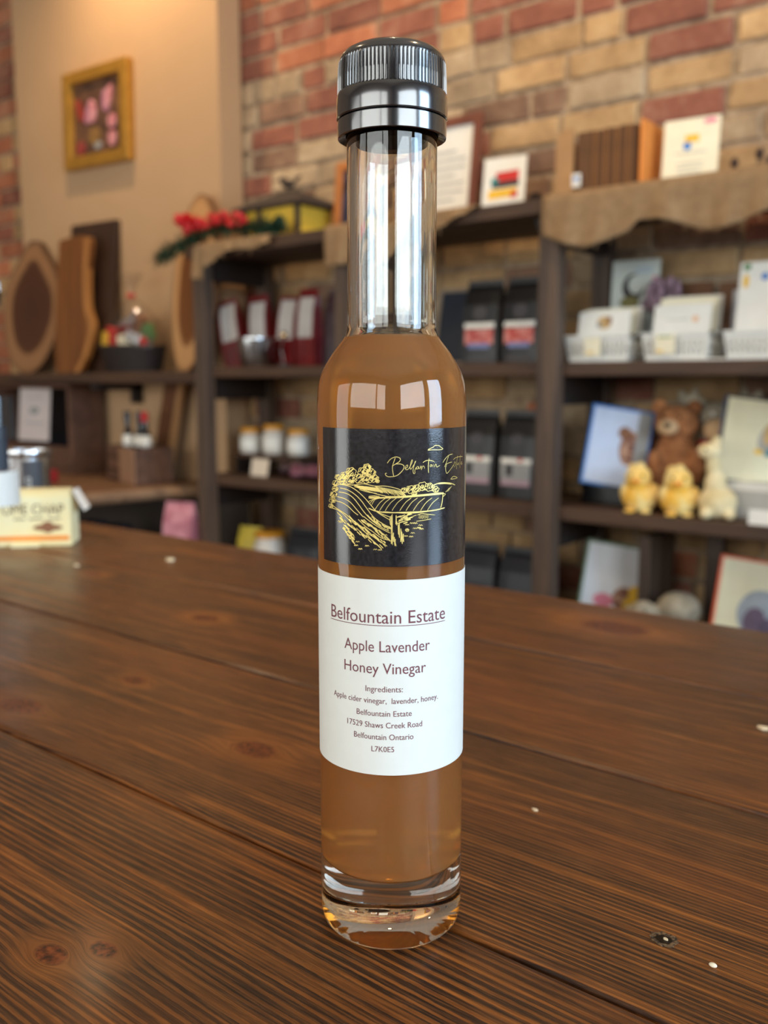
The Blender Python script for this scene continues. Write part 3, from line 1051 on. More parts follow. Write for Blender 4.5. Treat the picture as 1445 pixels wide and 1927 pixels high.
# handwritten name
pen = MB()
for w_, pts in [
        (5.2, [(70, 375), (110, 320), (170, 280), (240, 270), (290, 300), (275, 345), (225, 380), (150, 425)]),
        (5.2, [(215, 388), (300, 390), (350, 420), (345, 470), (300, 530), (240, 580), (180, 600), (90, 605), (45, 580), (40, 550), (60, 546)]),
        (5.2, [(205, 285), (165, 400), (158, 480), (180, 605)]),
        (3.5, [(365, 470), (410, 440), (415, 410), (395, 410), (375, 450), (385, 485), (430, 470), (480, 380), (495, 330), (485, 320), (465, 380), (455, 455), (470, 475),
               (520, 400), (550, 345), (540, 350), (520, 420), (505, 500), (515, 550), (535, 545), (535, 500), (550, 462), (570, 440)]),
        (3.5, [(572, 436), (558, 462), (574, 476), (596, 452), (586, 430), (572, 436)]),
        (3.5, [(604, 432), (602, 466), (622, 462), (640, 422), (645, 492)]),
        (3.5, [(656, 472), (664, 430), (684, 424), (694, 440), (697, 468)]),
        (5.0, [(775, 295), (762, 420), (768, 540)]), (5.0, [(670, 365), (720, 335), (780, 325), (860, 345)]),
        (3.4, [(818, 398), (798, 404), (794, 430), (812, 428), (826, 400), (830, 438)]),
        (3.4, [(850, 388), (856, 442)]), (4.2, [(866, 352), (872, 360)]),
        (3.4, [(870, 438), (882, 396), (898, 398), (906, 442), (924, 432), (960, 412)]),
        (5.0, [(1010, 365), (1050, 300), (1110, 240), (1175, 218)]), (5.0, [(1110, 245), (1080, 330), (1055, 400), (1040, 440)]),
        (5.0, [(1055, 400), (1110, 370), (1165, 355)]), (5.0, [(1075, 398), (1056, 460), (1070, 540), (1090, 540), (1140, 480), (1190, 405)]),
        (3.4, [(1188, 430), (1214, 350), (1226, 400), (1200, 445)]), (3.6, [(1262, 235), (1242, 380), (1242, 480)]), (4.4, [(1185, 315), (1230, 280), (1290, 265), (1345, 262)]),
        (3.2, [(1266, 372), (1254, 396), (1266, 402), (1278, 364), (1282, 412)]), (4.4, [(1308, 230), (1298, 350), (1300, 460)]),
        (3.2, [(1312, 384), (1332, 364), (1322, 350), (1316, 380), (1328, 396), (1344, 376)])]:
    stroke([((720 + a_ / 9.031 - 600) * 5.1607, (830 + b_ / 9.031 - 820) * 5.1607) for a_, b_ in pts], w_, 5, pen)
pen.build('handwritten_name', M_gold, lab_b, recalc=False)
lab_b.children[0]['label'] = 'gold drawing of vineyard rows and trees'

# second bottle at the left edge of the table
b2 = thing('vinegar_bottle', 'partly seen slim glass bottle with amber contents at the left edge', 'bottle', (-0.8575, 0.4625, 0.0), CAM_YAW + 0.42)
link('glass_body', bottle.children[0].data, None, b2)
link('vinegar', bottle.children[1].data, None, b2)
c2 = link('cap', cap_o.data, None, b2)
for ch in cap_o.children: link(ch.name.split('.')[0], ch.data, None, c2)
arc_sheet(RB, math.radians(-75), math.radians(38), 0.097, 0.139).build('front_label', M_navy, b2, smooth=True)
arc_sheet(RB, math.radians(-112), math.radians(112), 0.062, 0.0955, 96).build('text_label', M_paper_w, b2, smooth=True)
# ------------------------------------------------------------------ things on the table, far left
M_boxy = two_tone('cream_carton', (238, 232, 190), (244, 222, 160), 0.6, 6, bump=0)
M_ptext = plain('brown_type', (96, 70, 44), 0.6, 0.05)
carton = thing('tea_carton', 'small cream carton with brown lettering and orange stripe, flap open, on table', 'box', (-0.948, 0.559, 0.0), 0.80)
W, Dp, Hh = 0.086, 0.044, 0.056
MB().box((0, 0, Hh / 2), (W, Dp, Hh), bevel=0.0012).build('body', M_boxy, carton)
MB().prism([(-W / 2, 0.0), (W / 2, 0.0), (W / 2 - 0.002, 0.0068), (-W / 2 + 0.002, 0.0068)], -Dp / 2 + 0.001, 0.004).build('lid', M_boxy, carton, (0, 0, Hh))
MB().box((0, 0, 0), (0.0012, 0.032, 0.026), rot=(0, -0.5, 0)).build('side_flap', M_white, carton, (W / 2 + 0.008, 0, Hh - 0.006))
MB().box((0, 0, 0), (W * 0.94, 0.0006, 0.0052)).build('stripe', M_orange, carton, (0, -Dp / 2 - 0.0004, 0.009))
flat_text('OME CHAP', 0.066, 0.012).build('lettering', M_ptext, carton, (0.003, -Dp / 2 - 0.0005, 0.036))
for k_, w_ in ((-0.012, 0.012), (0.006, 0.016), (0.025, 0.014)):
    MB().box((k_, -Dp / 2 - 0.0003, 0.0308), (w_, 0.0005, 0.0014)).build('fine_print', M_ptext, carton)
em = MB(); em.prism(ellipse(0.014, 0.021, 0.016, 0.0038), -0.0005, 0); em.prism(ellipse(0.014, 0.0215, 0.007, 0.0065), -0.0006, 0)
em.build('emblem', M_brownp, carton, (0.004, -Dp / 2 - 0.0002, 0))
MB().box((0, 0, 0.002), (0.03, 0.006, 0.004)).build('base_tab', M_boxy, carton, (-0.006, -Dp / 2 - 0.003, 0))

tin = thing('steel_canister', 'shiny steel canister with dark label standing behind the cream carton', 'canister', (-1.081, 0.628, 0.0), 0.75)
MB().lathe([(0, 0.0), (0.0265, 0.0), (0.0275, 0.002), (0.0295, 0.088), (0.0328, 0.091), (0.0334, 0.094), (0.0326, 0.097), (0.0300, 0.0965), (0.028, 0.09), (0.0262, 0.006), (0, 0.005)], 40).build('body', M_steel, tin, smooth=True)
m = MB(); vs = []; fs = []
for j in range(2):
    for i in range(13):
        a = math.radians(8 + 50 * i / 12); q = (0.0275 + 0.0022 * (0.02 + 0.062 * j) / 0.088) + 0.0007
        vs.append((q * math.sin(a), -q * math.cos(a), 0.022 + 0.062 * j))
fs = [(i, i + 1, i + 14, i + 13) for i in range(12)]
m.add(vs, fs).build('dark_label', plain('slate_label', (62, 62, 66), 0.5, 0.1), tin)
vs, fs = text_mesh('LLO')
m = MB()
u1 = max(p[0] for p in vs)
m.add([(0.0306 * math.sin(math.radians(26 - p[1] * 16)), -0.0306 * math.cos(math.radians(26 - p[1] * 16)), 0.046 + p[0] / u1 * 0.018) for p in vs], fs)
m.build('lettering', M_white, tin, recalc=False)

# ------------------------------------------------------------------ shelving unit against the brick wall
SF, SB = 1.95, 2.24
TOPZ, S2, S3, S4, S5z = 0.598, 0.228, -0.114, -0.46, -0.82
PX = [-2.262, -1.672, -1.042, -0.30]
unit = thing('shelving_unit', 'rustic dark timber shelving unit along the brick wall', 'shelf', (-1.28, 2.1, FLOOR_Z))
LW = PX[-1] - PX[0] + 0.05


def part(m, name, mat, root, smooth=False):
    """build a part given in room coordinates under a root placed elsewhere"""
    o = m.build(name, mat, root, smooth=smooth)
    R = Matrix.Rotation(-root.rotation_euler.z, 4, 'Z') @ Matrix.Translation(-Vector(root.location))
    o.data.transform(R)
    return o


for zt, th in ((TOPZ, 0.034), (S2, 0.032), (S3, 0.032), (S4, 0.032), (S5z, 0.032)):
    over = 0.03 if zt == TOPZ else 0
    for k in range(2):          # each level is two boards deep
        y0 = SF - over + 0.004 if k == 0 else 2.09
        y1 = 2.086 if k == 0 else SB
        xa, xb = PX[0] - 0.03 - over, PX[-1] + 0.03
        part(MB().box(((xa + xb) / 2, (y0 + y1) / 2, zt - th / 2), (xb - xa, y1 - y0, th), bevel=0.003), 'shelf_board', M_shelf, unit)
for x in PX:
    for (y, w) in ((SF + 0.016, 0.052), (SB - 0.028, 0.05)):
        z1 = TOPZ - 0.034
        dy = -0.024 if y < 2 else 0
        part(MB().box((x, y + dy, (FLOOR_Z + z1) / 2), (w, 0.04, z1 - FLOOR_Z), bevel=0.003), 'post', M_shelf_z, unit)
    for zt in (TOPZ - 0.034, S2 - 0.032, S3 - 0.032, S4 - 0.032):
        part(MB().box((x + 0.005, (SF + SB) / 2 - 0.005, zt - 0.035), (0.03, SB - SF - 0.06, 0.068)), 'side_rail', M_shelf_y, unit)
for x in PX[1:3]:
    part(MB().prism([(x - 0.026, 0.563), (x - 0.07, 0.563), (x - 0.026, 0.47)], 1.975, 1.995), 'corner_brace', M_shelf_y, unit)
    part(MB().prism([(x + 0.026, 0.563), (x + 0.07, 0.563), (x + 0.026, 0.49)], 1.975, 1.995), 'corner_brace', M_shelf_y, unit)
part(MB().box((-0.835, 2.12, -0.302), (0.028, 0.16, 0.248), bevel=0.002), 'divider', M_shelf_z, unit)
part(MB().box((-0.72, 2.2, -0.302), (0.04, 0.028, 0.248), bevel=0.002), 'divider', M_shelf_z, unit)

# burlap runners over the top board
M_burlap = cloth_weave('burlap', (112, 86, 60), (170, 138, 100))


def burlap(name, label, x0, x1, hang, loc_y0=2.2, seed=0, depth=0.26):
    """cloth lying on the top board and hanging over its front edge; hang(u) gives the drop along the run"""
    r = random.Random(seed)
    nu, ny, nh = 40, 8, 12
    vs, fs, uv = [], [], []
    yf = SF - 0.034
    for i in range(nu + 1):
        u = i / nu
        x = x0 + (x1 - x0) * u
        h = max(0.004, hang(u))
        wob = 0.006 * math.sin(u * 21 + seed) + 0.004 * math.sin(u * 47 + 2 * seed)
        for j in range(ny + 1):
            y = yf + depth * (1 - j / ny)
            vs.append((x, y, TOPZ + 0.004 + 0.003 * math.sin(x * 40 + y * 55 + seed) * (1 - abs(2 * j / ny - 1)) ** .5))
            uv.append((x, y))
        for j in range(1, nh + 1):
            q = j / nh
            ang = min(1, j / 2) * PI / 2
            vs.append((x + 0.01 * q * math.sin(u * 13 + seed), yf - 0.006 - 0.004 * math.sin(ang) - abs(wob) * q * 2, TOPZ + 0.003 - h * q))
            uv.append((x, yf - h * q))
    n = ny + nh + 1
    for i in range(nu):
        for j in range(n - 1):
            fs.append((i * n + j, (i + 1) * n + j, (i + 1) * n + j + 1, i * n + j + 1))
    me = bpy.data.meshes.new(name); me.from_pydata(vs, [], fs)
    lay = me.uv_layers.new(name='UVMap')
    for q in me.polygons:
        q.use_smooth = True
        for li in q.loop_indices: lay.data[li].uv = uv[me.loops[li].vertex_index]
    o = link(name, me, M_burlap)
    so = o.modifiers.new('thickness', 'SOLIDIFY'); so.thickness = 0.0022; so.offset = 1
    tag(o, label, 'cloth')
    # frayed threads along the hem
    m = MB()
    for i in range(26):
        k = r.randrange(nu + 1) * n + n - 1
        p = Vector(vs[k]); d = r.uniform(0.004, 0.018)
        m.tube([p, p + Vector((r.uniform(-.004, .004), -.001, -d * .5)), p + Vector((r.uniform(-.008, .008), 0, -d))], 0.0005, 4)
    m.build('frayed_threads', M_burlap, o)['kind'] = 'stuff'
    return o


burlap('burlap_runner', 'burlap runner draped over the left end of the shelf top, below the garland', -2.26, -1.93,
       lambda u: 0.075 - 0.06 * u + 0.012 * math.sin(u * 9) + (0.03 if u < 0.18 else 0), seed=1)
burlap('burlap_runner', 'narrow burlap piece hanging off the shelf top just behind the bottle neck', -1.72, -1.235,
       lambda u: 0.105 * (1 - max(0, (u - 0.35) / 0.65) ** 1.3) + 0.004, seed=2)
burlap('burlap_runner', 'wide burlap runner draped over the right end of the shelf top', -1.055, -0.29,
       lambda u: (0.13 - 0.25 * abs(u - 0.16)) if u < 0.3 else 0.098 + 0.018 * math.sin(u * 15), seed=3)

# ------------------------------------------------------------------ on the shelf top
TZ = TOPZ + 0.0
BZ = TOPZ + 0.0075


def card(name, label, cat, x, y, z, w, h, mat, lean=0.12, rotz=0.0, th=0.002, prints=(), group=None):
    """stiff card leaning back; prints are (kind, x, z, w, h, material) laid on its face, from the lower middle"""
    t = thing(name, label, cat, (x, y, z), 0, group, rot=(-lean, 0, rotz))
    MB().box((0, th / 2, h / 2), (w, th, h)).build('sheet', mat, t)
    for i, (kd, px, pz, pw, ph, pm) in enumerate(prints):
        m = MB()
        e = 0.0004 + 0.00012 * i
        if kd == 'o': m.prism(ellipse(px, pz, pw / 2, ph / 2, 20), -e, -0.0001)
        elif kd == 'b': m.prism([(px - pw / 2, pz - ph / 2), (px + pw / 2, pz - ph / 2 + ph * .15), (px + pw / 2, pz + ph / 2), (px - pw / 2, pz + ph / 2 - ph * .1)], -e, -0.0001)
        elif kd == 'c':
            out = [(px + pw / 2 * math.cos(a), pz + ph / 2 * math.sin(a)) for a in [math.radians(70 + 270 * k / 14) for k in range(15)]]
            inn = [(px + pw * .12 + pw * .36 * math.cos(a), pz + ph * .1 + ph * .36 * math.sin(a)) for a in [math.radians(70 + 270 * k / 14) for k in range(14, -1, -1)]]
            m.prism(out + inn, -e, -0.0001)
        else: m.box((px, -e / 2, pz), (pw, e, ph))
        m.build('print', pm, t)
    return t


# gilt edged frames
def frame(name, label, x, y, z, w, h, fw, fd, mframe, minner, lean=0.1, rotz=0.0, cat='frame', loc_rot=None):
    t = thing(name, label, cat, (x, y, z), 0, rot=loc_rot or (-lean, 0, rotz))
    for sx in (-1, 1):
        MB().box((sx * (w / 2 - fw / 2), 0, h / 2), (fw, fd, h), bevel=fw * 0.14).build('frame_side', mframe, t)
    for zz in (fw / 2, h - fw / 2):
        MB().box((0, 0, zz), (w - 2 * fw, fd, fw), bevel=fw * 0.14).build('frame_rail', mframe, t)
    MB().box((0, fd * 0.15, h / 2), (w - 2 * fw + 0.004, 0.003, h - 2 * fw + 0.004)).build('picture', minner, t)
    return t


M_oak = wood('orange_oak', (150, 84, 36), (214, 134, 66), 0.5, 'Z')
M_redwood = wood('reddish_frame_wood', (84, 40, 28), (140, 78, 56), 0.45, 'Z')
f1 = frame('photo_frame', 'orange wooden photo frame with a dark picture, beside the yellow birdhouse', -1.806, 2.13, BZ, 0.155, 0.225, 0.026, 0.014, M_oak,
           two_tone('dark_photo', (24, 26, 40), (70, 66, 84), 0.3, 18, bump=0))
f2 = frame('certificate_frame', 'reddish brown frame holding a white certificate, behind the bottle neck', -1.525, 2.16, BZ, 0.255, 0.30, 0.026, 0.016, M_redwood, M_white, 0.12)
for i in range(7):
    MB().box((0, -0.001, 0.075 + i * 0.022), (0.16 if i % 3 else 0.10, 0.0008, 0.0035)).build('text_line', M_grey, f2)

card('greeting_card', 'white card with red, black and yellow logo on the shelf top', 'card', -1.272, 2.09, BZ, 0.118, 0.148, M_white, 0.14, 0.12, prints=[
    ('b', 0.008, 0.098, 0.064, 0.030, M_red), ('b', 0.004, 0.078, 0.074, 0.018, M_ink), ('b', -0.026, 0.088, 0.02, 0.02, M_teal),
    ('b', -0.002, 0.055, 0.080, 0.026, M_yellow), ('b', 0.03, 0.05, 0.018, 0.018, M_red)])
card('greeting_card', 'tall cream card with a blue dot, rightmost on the shelf top', 'card', -0.787, 2.085, BZ, 0.122, 0.158, M_cream, 0.10, 0.1, prints=[
    ('o', -0.008, 0.098, 0.018, 0.018, M_blue), ('r', 0.002, 0.114, 0.03, 0.016, M_yellow), ('o', 0.04, 0.148, 0.03, 0.012, M_pink),
    ('r', 0, 0.083, 0.07, 0.002, M_grey), ('r', 0, 0.06, 0.06, 0.0015, M_grey), ('r', 0, 0.05, 0.06, 0.0015, M_grey), ('r', 0, 0.04, 0.05, 0.0015, M_grey)])

# kraft display box with brown envelopes
kb = thing('kraft_display_box', 'open kraft cardboard display box holding brown envelopes on the shelf top', 'box', (-0.985, 2.10, BZ))
pts = [(-0.108, 0), (-0.062, 0), (-0.062, 0.165), (-0.09, 0.165), (-0.103, 0.155), (-0.108, 0.135)]
MB().prism(pts, -0.062, -0.058).build('front_panel', M_kraft, kb)
MB().box((0, 0, 0.003), (0.21, 0.12, 0.006)).build('base', M_kraft, kb)
MB().box((0, 0.06, 0.08), (0.21, 0.004, 0.16)).build('back_panel', M_kraft, kb)
MB().box((-0.104, 0, 0.08), (0.004, 0.115, 0.16)).build('side_panel', M_kraft, kb)
MB().box((0.104, 0, 0.08), (0.006, 0.118, 0.16)).build('side_panel', plain('orange_board', (230, 140, 60), 0.6, 0.05), kb)
for i in range(9):
    w = 0.036 if i == 0 else 0.0115
    xx = -0.985 + (-0.036 if i == 0 else -0.010 + 0.0135 * (i - 1))
    e = MB().box((0, 0, 0.074), (w, 0.108, 0.148 - 0.002 * (i % 3)), bevel=0.0012)
    tag(e.build('brown_envelope', (M_kraft_d if i % 2 else plain('darker_envelope_paper', (98, 64, 36), 0.8, 0.1)), None, (xx, 2.097, BZ + 0.0062)),
        'thick bundle of brown envelopes nearest the kraft panel' if i == 0 else 'brown envelope on edge in the kraft box, %s from the orange side' % ('eighth', 'seventh', 'sixth', 'fifth', 'fourth', 'third', 'second', 'first')[i - 1], 'envelope',
        None if i == 0 else 'envelopes in the kraft box')
card('price_card', 'tiny white price card clipped to the kraft display box', 'card', -1.035, 2.032, BZ + 0.03, 0.022, 0.03, M_white, 0.0, prints=[('o', 0, 0.018, 0.012, 0.012, M_blue)])

# pine cone
pc = thing('pine_cone', 'small dark pine cone on the shelf top beside the logo card', 'pine cone', (-1.175, 2.09, BZ))
M_cone = plain('cone_brown', (58, 40, 28), 0.8, 0.25)
MB().ball((0, 0, 0.022), (0.013, 0.013, 0.022)).build('core', M_cone, pc, smooth=True)
m = MB()
for j in range(6):
    for i in range(8):
        a = 2 * PI * (i + 0.5 * (j % 2)) / 8; zz = 0.006 + j * 0.0065; q = 0.018 * math.sin(PI * (0.18 + 0.7 * (j + 0.6) / 6))
        m.ball((q * math.cos(a), q * math.sin(a), zz), (0.006, 0.006, 0.0025), 8, 5, rot=(0, -0.4, a))
m.build('scales', M_cone, pc, smooth=True)
# little sprig at the far right
sp = thing('leafy_sprig', 'small green sprig with dark seed heads at the right edge of the shelf top', 'sprig', (-0.665, 2.11, BZ))
M_leaf = plain('leaf_green', (74, 112, 58), 0.6, 0.2)
m = MB()
for i in range(12):
    a = 2 * PI * i / 12
    m.ball((0.02 * math.cos(a), 0.013 * math.sin(a), 0.012 + 0.006 * (i % 3)), (0.015, 0.006, 0.003), 8, 5, rot=(0, -0.4, a))
m.build('leaves', M_leaf, sp, smooth=True)
for dx, hh in ((-0.03, 0.05), (0.022, 0.062), (0.045, 0.045)):
    MB().tube([(dx * .4, 0, 0.008), (dx * .8, 0, hh * .6), (dx, 0, hh)], 0.0014, 6).build('stem', M_cone, sp)
    MB().ball((dx, 0, hh), (0.009, 0.009, 0.012), 10, 6).build('seed_head', M_cone, sp, smooth=True)

# yellow birdhouse with dark hipped roof and a bird on top
bh = thing('birdhouse', 'yellow painted birdhouse with dark hipped roof and a bird on top', 'birdhouse', (-2.045, 2.105, BZ))
M_byel = plain('birdhouse_yellow', (226, 184, 60), 0.6, 0.12, 12)
M_roof = plain('dark_roof', (58, 46, 38), 0.8, 0.2, 20, 0.3)
MB().box((0, 0, 0.048), (0.225, 0.15, 0.096), bevel=0.003).build('walls', M_byel, bh)
rw, rd = 0.150, 0.100
m = MB()
m.add([(-rw, -rd, 0.094), (rw, -rd, 0.094), (rw, rd, 0.094), (-rw, rd, 0.094), (-rw, -rd, 0.104), (rw, -rd, 0.104), (rw, rd, 0.104), (-rw, rd, 0.104), (-0.035, 0, 0.158), (0.035, 0, 0.158)],
      [(0, 3, 2, 1), (0, 1, 5, 4), (1, 2, 6, 5), (2, 3, 7, 6), (3, 0, 4, 7), (4, 5, 9, 8), (5, 6, 9), (6, 7, 8, 9), (7, 4, 8)])
m.build('roof', M_roof, bh)
for cx in (-0.112, -0.045, 0.112):
    MB().box((cx, -0.077, 0.047), (0.014, 0.012, 0.094)).build('corner_post', M_roof, bh)
MB().prism(ellipse(0.035, 0.048, 0.024, 0.024, 24), -0.0775, -0.073).build('entrance_hole', M_dark, bh)
MB().prism([(-0.035, 0.0), (-0.008, 0.0), (-0.008, 0.028), (-0.014, 0.038), (-0.022, 0.042), (-0.03, 0.038), (-0.035, 0.028)], -0.0775, -0.073).build('doorway', M_dark, bh)
bird = MB()
bird.ball((0, 0, 0.178), (0.028, 0.014, 0.014), 14, 8, rot=(0, 0.2, 0)); bird.ball((-0.024, 0, 0.193), 0.010, 10, 7)
bird.ball((0.038, 0, 0.186), (0.022, 0.006, 0.006), 10, 6, rot=(0, -0.5, 0)); bird.cyl((0, 0, 0.162), 0.004, 0.02, 8)
bird.build('bird_finial', M_roof, bh, smooth=True)
MB().lathe([(0, -0.02), (0.003, -0.02), (0.0, 0.0)], 8, (-0.036, 0, 0.193), rot=(0, PI / 2, 0)).build('perch', M_roof, bh)

# christmas garland at the left end of the shelf top
gl = thing('christmas_garland', 'green christmas garland with red berries and petals over the shelf corner', 'garland', (-2.2, 2.0, BZ))
M_fir = plain('fir_green', (40, 74, 50), 0.7, 0.35, 60)
M_berry = plain('berry_red', (186, 22, 26), 0.3, 0.12)
m = MB(); r = random.Random(5)
spine = spline([(-0.235, -0.085, -0.035), (-0.16, -0.075, -0.005), (-0.08, -0.055, 0.028), (0.02, -0.04, 0.045), (0.12, -0.045, 0.03), (0.2, -0.045, 0.022), (0.27, -0.035, 0.02)], 10)
for i in range(1500):
    k = r.randrange(len(spine))
    base = spine[k] + Vector((r.gauss(0, .012), r.gauss(0, .012), r.gauss(0, .008)))
    d = Vector((r.gauss(0, .8), r.gauss(-0.3, .7), r.gauss(0, .6))).normalized() * r.uniform(.024, .042)
    s = d.cross(Vector((0, 0, 1))).normalized() * 0.0026
    m.add([base - s, base + s, base + d * .6 + s * .7, base + d, base + d * .6 - s * .7], [(0, 1, 2, 3, 4)])
m.build('fir_needles', M_fir, gl, recalc=False)['kind'] = 'stuff'
bmesh_ = MB().ball((0, 0, 0), 0.0105, 12, 8).mesh('berry', True); bmesh_.materials.append(M_berry)
for i in range(46):
    u = i / 45
    p_ = spine[int(18 + u * 26)]
    link('berry', bmesh_, None, gl, (p_.x + r.uniform(-.012, .012), p_.y - 0.03 + r.uniform(-.014, .012), p_.z + 0.022 + r.uniform(-.016, .016)))
petal = MB().ball((0.026, 0, 0), (0.028, 0.013, 0.003), 10, 6, rot=(0, -0.5, 0)).mesh('red_petal', True); petal.materials.append(plain('petal_red', (206, 28, 30), 0.55, 0.15))
for i in range(8):
    link('red_petal', petal, None, gl, (-0.085, -0.085, 0.07), (r.uniform(-.3, .3) + 1.0, r.uniform(-.3, .3), 2 * PI * i / 8))

# ------------------------------------------------------------------ middle shelf, left bays
def packet(name, label, x, y, z, w, h, d, mat, prints=(), rotz=0.0, lean=0.0, group=None, cat='packet', roll=0.0):
    """flat-bottomed pouch pinched to a seam at the top"""
    t = thing(name, label, cat, (x, y, z), 0, group, rot=(-lean, roll, rotz))
    lv = [(0.0, .96, 1.0), (0.05, 1.0, 1.0), (0.35, 1.0, .98), (0.7, .99, .72), (0.88, .97, .30), (0.93, .97, .10), (1.0, .97, .08)]
    vs, fs = [], []
    for (q, a, b) in lv:
        hw, hd = w / 2 * a, d / 2 * b
        vs += [(-hw, -hd, q * h), (-hw * .5, -hd * 1.06, q * h), (hw * .5, -hd * 1.06, q * h), (hw, -hd, q * h), (hw * .93, 0, q * h), (hw, hd, q * h), (-hw, hd, q * h), (-hw * .93, 0, q * h)]
    for j in range(len(lv) - 1):
        for i in range(8):
            k = (i + 1) % 8
            fs.append((j * 8 + i, j * 8 + k, j * 8 + 8 + k, j * 8 + 8 + i))
    fs.append(tuple(range(7, -1, -1))); fs.append(tuple(range(len(vs) - 8, len(vs))))
    MB().add(vs, fs).build('bag', mat, t)
    def yfront(zz):
        q = zz / h
        for a, b in zip(lv, lv[1:]):
            if a[0] <= q <= b[0]:
                k = (q - a[0]) / (b[0] - a[0]); return -(a[2] + (b[2] - a[2]) * k) * d / 2 * 1.06
        return -d / 2
    for i, (kd, px, pz, pw, ph, pm) in enumerate(prints):
        e = 0.0010 + 0.0003 * i
        mm = MB(); nr = 8; vs, fs = [], []
        for j in range(nr + 1):
            zz = pz - ph / 2 + ph * j / nr
            hw = pw / 2 * (math.sqrt(max(0.02, 1 - (2 * j / nr - 1) ** 2)) if kd == 'o' else 1)
            for dx in (-1, 1):
                vs += [(px + dx * hw, yfront(zz) - e, zz), (px + dx * hw, yfront(zz) + 0.0005, zz)]
        for j in range(nr):
            c = 4 * j
            fs += [(c, c + 2, c + 6, c + 4), (c, c + 4, c + 5, c + 1), (c + 2, c + 3, c + 7, c + 6)]
        mm.add(vs, fs)
        mm.build('label_print', pm, t)
    return t


M_bag = plain('black_foil_bag', (18, 17, 19), 0.38, 0.3, 8)
M_bag2 = plain('navy_foil_bag', (16, 21, 30), 0.35, 0.3, 8)
M_badge = plain('bag_badge_grey', (64, 60, 62), 0.5, 0.1)
M_art = two_tone('bag_art', (176, 48, 40), (214, 140, 130), 0.5, 40, bump=0)
M_artb = plain('bag_art_blue', (120, 130, 180), 0.5, 0.1)
coffee = [('o', 0, 0.128, 0.040, 0.034, M_badge), ('r', 0, 0.096, 0.086, 0.013, M_white), ('r', 0, 0.068, 0.082, 0.038, M_art), ('r', 0.0, 0.045, 0.06, 0.012, M_artb), ('r', 0, 0.012, 0.07, 0.010, M_badge)]
packet('coffee_bag', 'black coffee bag with red label, left one on the middle shelf', -1.287, 2.045, S2, 0.102, 0.212, 0.066, M_bag, coffee, 0.06, group='coffee bags')
packet('coffee_bag', 'black coffee bag with red label, beside the timber post on the middle shelf', -1.168, 2.045, S2, 0.102, 0.212, 0.066, M_bag, coffee, 0.0, group='coffee bags')
coffee2 = [('o', 0, 0.150, 0.040, 0.034, M_badge), ('r', 0, 0.098, 0.086, 0.012, M_white), ('r', 0, 0.070, 0.084, 0.045, M_grey), ('r', -0.018, 0.074, 0.02, 0.03, M_ink), ('r', 0, 0.042, 0.082, 0.014, plain('bag_mauve', (170, 140, 150), 0.5, 0.1)), ('o', 0.012, 0.1, 0.014, 0.008, M_red)]
packet('coffee_bag', 'black coffee bag with white photo label, left one on the lower shelf', -1.292, 2.045, S3, 0.102, 0.225, 0.066, M_bag, coffee2, 0.05, group='coffee bags')
packet('coffee_bag', 'black coffee bag with white photo label, next to the post on the lower shelf', -1.170, 2.045, S3, 0.102, 0.225, 0.066, M_bag, coffee2, 0.0, group='coffee bags')
packet('coffee_bag', 'dark navy bag, left one on the lowest shelf', -1.30, 2.06, S4, 0.11, 0.215, 0.066, M_bag2, [('r', 0, 0.09, 0.07, 0.04, M_navy)], 0.05, group='coffee bags')
packet('coffee_bag', 'dark navy bag with grey label next to the post on the lowest shelf', -1.172, 2.06, S4, 0.11, 0.215, 0.066, M_bag2, [('r', 0, 0.09, 0.07, 0.03, M_badge)], 0.0, group='coffee bags')
nb = frame('chalkboard', 'small dark navy board in a pale frame leaning beside the coffee bags', -1.435, 2.13, S2, 0.15, 0.215, 0.009, 0.01, wood('pale_frame', (120, 104, 88), (168, 150, 130), 0.6, 'Z'), M_navy, 0.22, 0.1, 'board')

# tin pail with red gift packets
pail = thing('tin_pail', 'small shiny tin pail in front of the red packets on the middle shelf', 'pail', (-2.115, 2.025, S2))
MB().lathe([(0, 0), (0.045, 0), (0.047, 0.002), (0.058, 0.082), (0.061, 0.084), (0.061, 0.088), (0.057, 0.088), (0.045, 0.006), (0, 0.005)], 32).build('body', M_steel, pail, smooth=True)
MB().tube([(0.059 * math.cos(a), -0.01, 0.078 - 0.055 * math.sin(a)) for a in [PI * k / 14 for k in range(15)]], 0.0018, 6).build('handle', M_steel, pail, smooth=True)
tagp = [('r', 0.0, 0.11, 0.052, 0.095, plain('packet_tag', (196, 190, 184), 0.6, 0.06))]
for i, (x, y, rl, hh, lab) in enumerate([(-2.275, 2.10, -0.20, 0.205, 'deep red packet with white tag, leftmost behind the tin pail'),
                                         (-2.175, 2.115, -0.08, 0.21, 'deep red packet with white tag, second from the left post'),
                                         (-2.07, 2.12, 0.06, 0.20, 'deep red packet with white tag, third from the left post'),
                                         (-1.95, 2.09, 0.02, 0.215, 'deep red packet with a tall white tag, right of the pail')]):
    packet('gift_packet', lab, x, y, S2, 0.085, hh + 0.02, 0.04, M_deepred, [('r', 0.0, 0.148, 0.064, 0.12, tagp[0][5])], 0.15 - 0.08 * i, 0, 'red gift packets', roll=rl)
M_plum = plain('plum_wrap', (58, 36, 42), 0.3, 0.3)
packet('gift_packet', 'plum coloured packet between the red packets and the centre post', -1.866, 2.12, S2, 0.075, 0.23, 0.04, M_plum, [], 0.1, 0, 'plum packets', roll=0.06)
packet('gift_packet', 'plum coloured packet leaning against the centre post', -1.757, 2.12, S2, 0.075, 0.22, 0.04, M_plum, [], -0.1, 0, 'plum packets', roll=-0.04)
glint = thing('glint_ball', 'added gold ball on a wire standing in for a glint of light, beside the tin pail', 'ornament', (-1.965, 1.995, S2))  # invented piece: its shiny ball stands in for a light reflection on metal
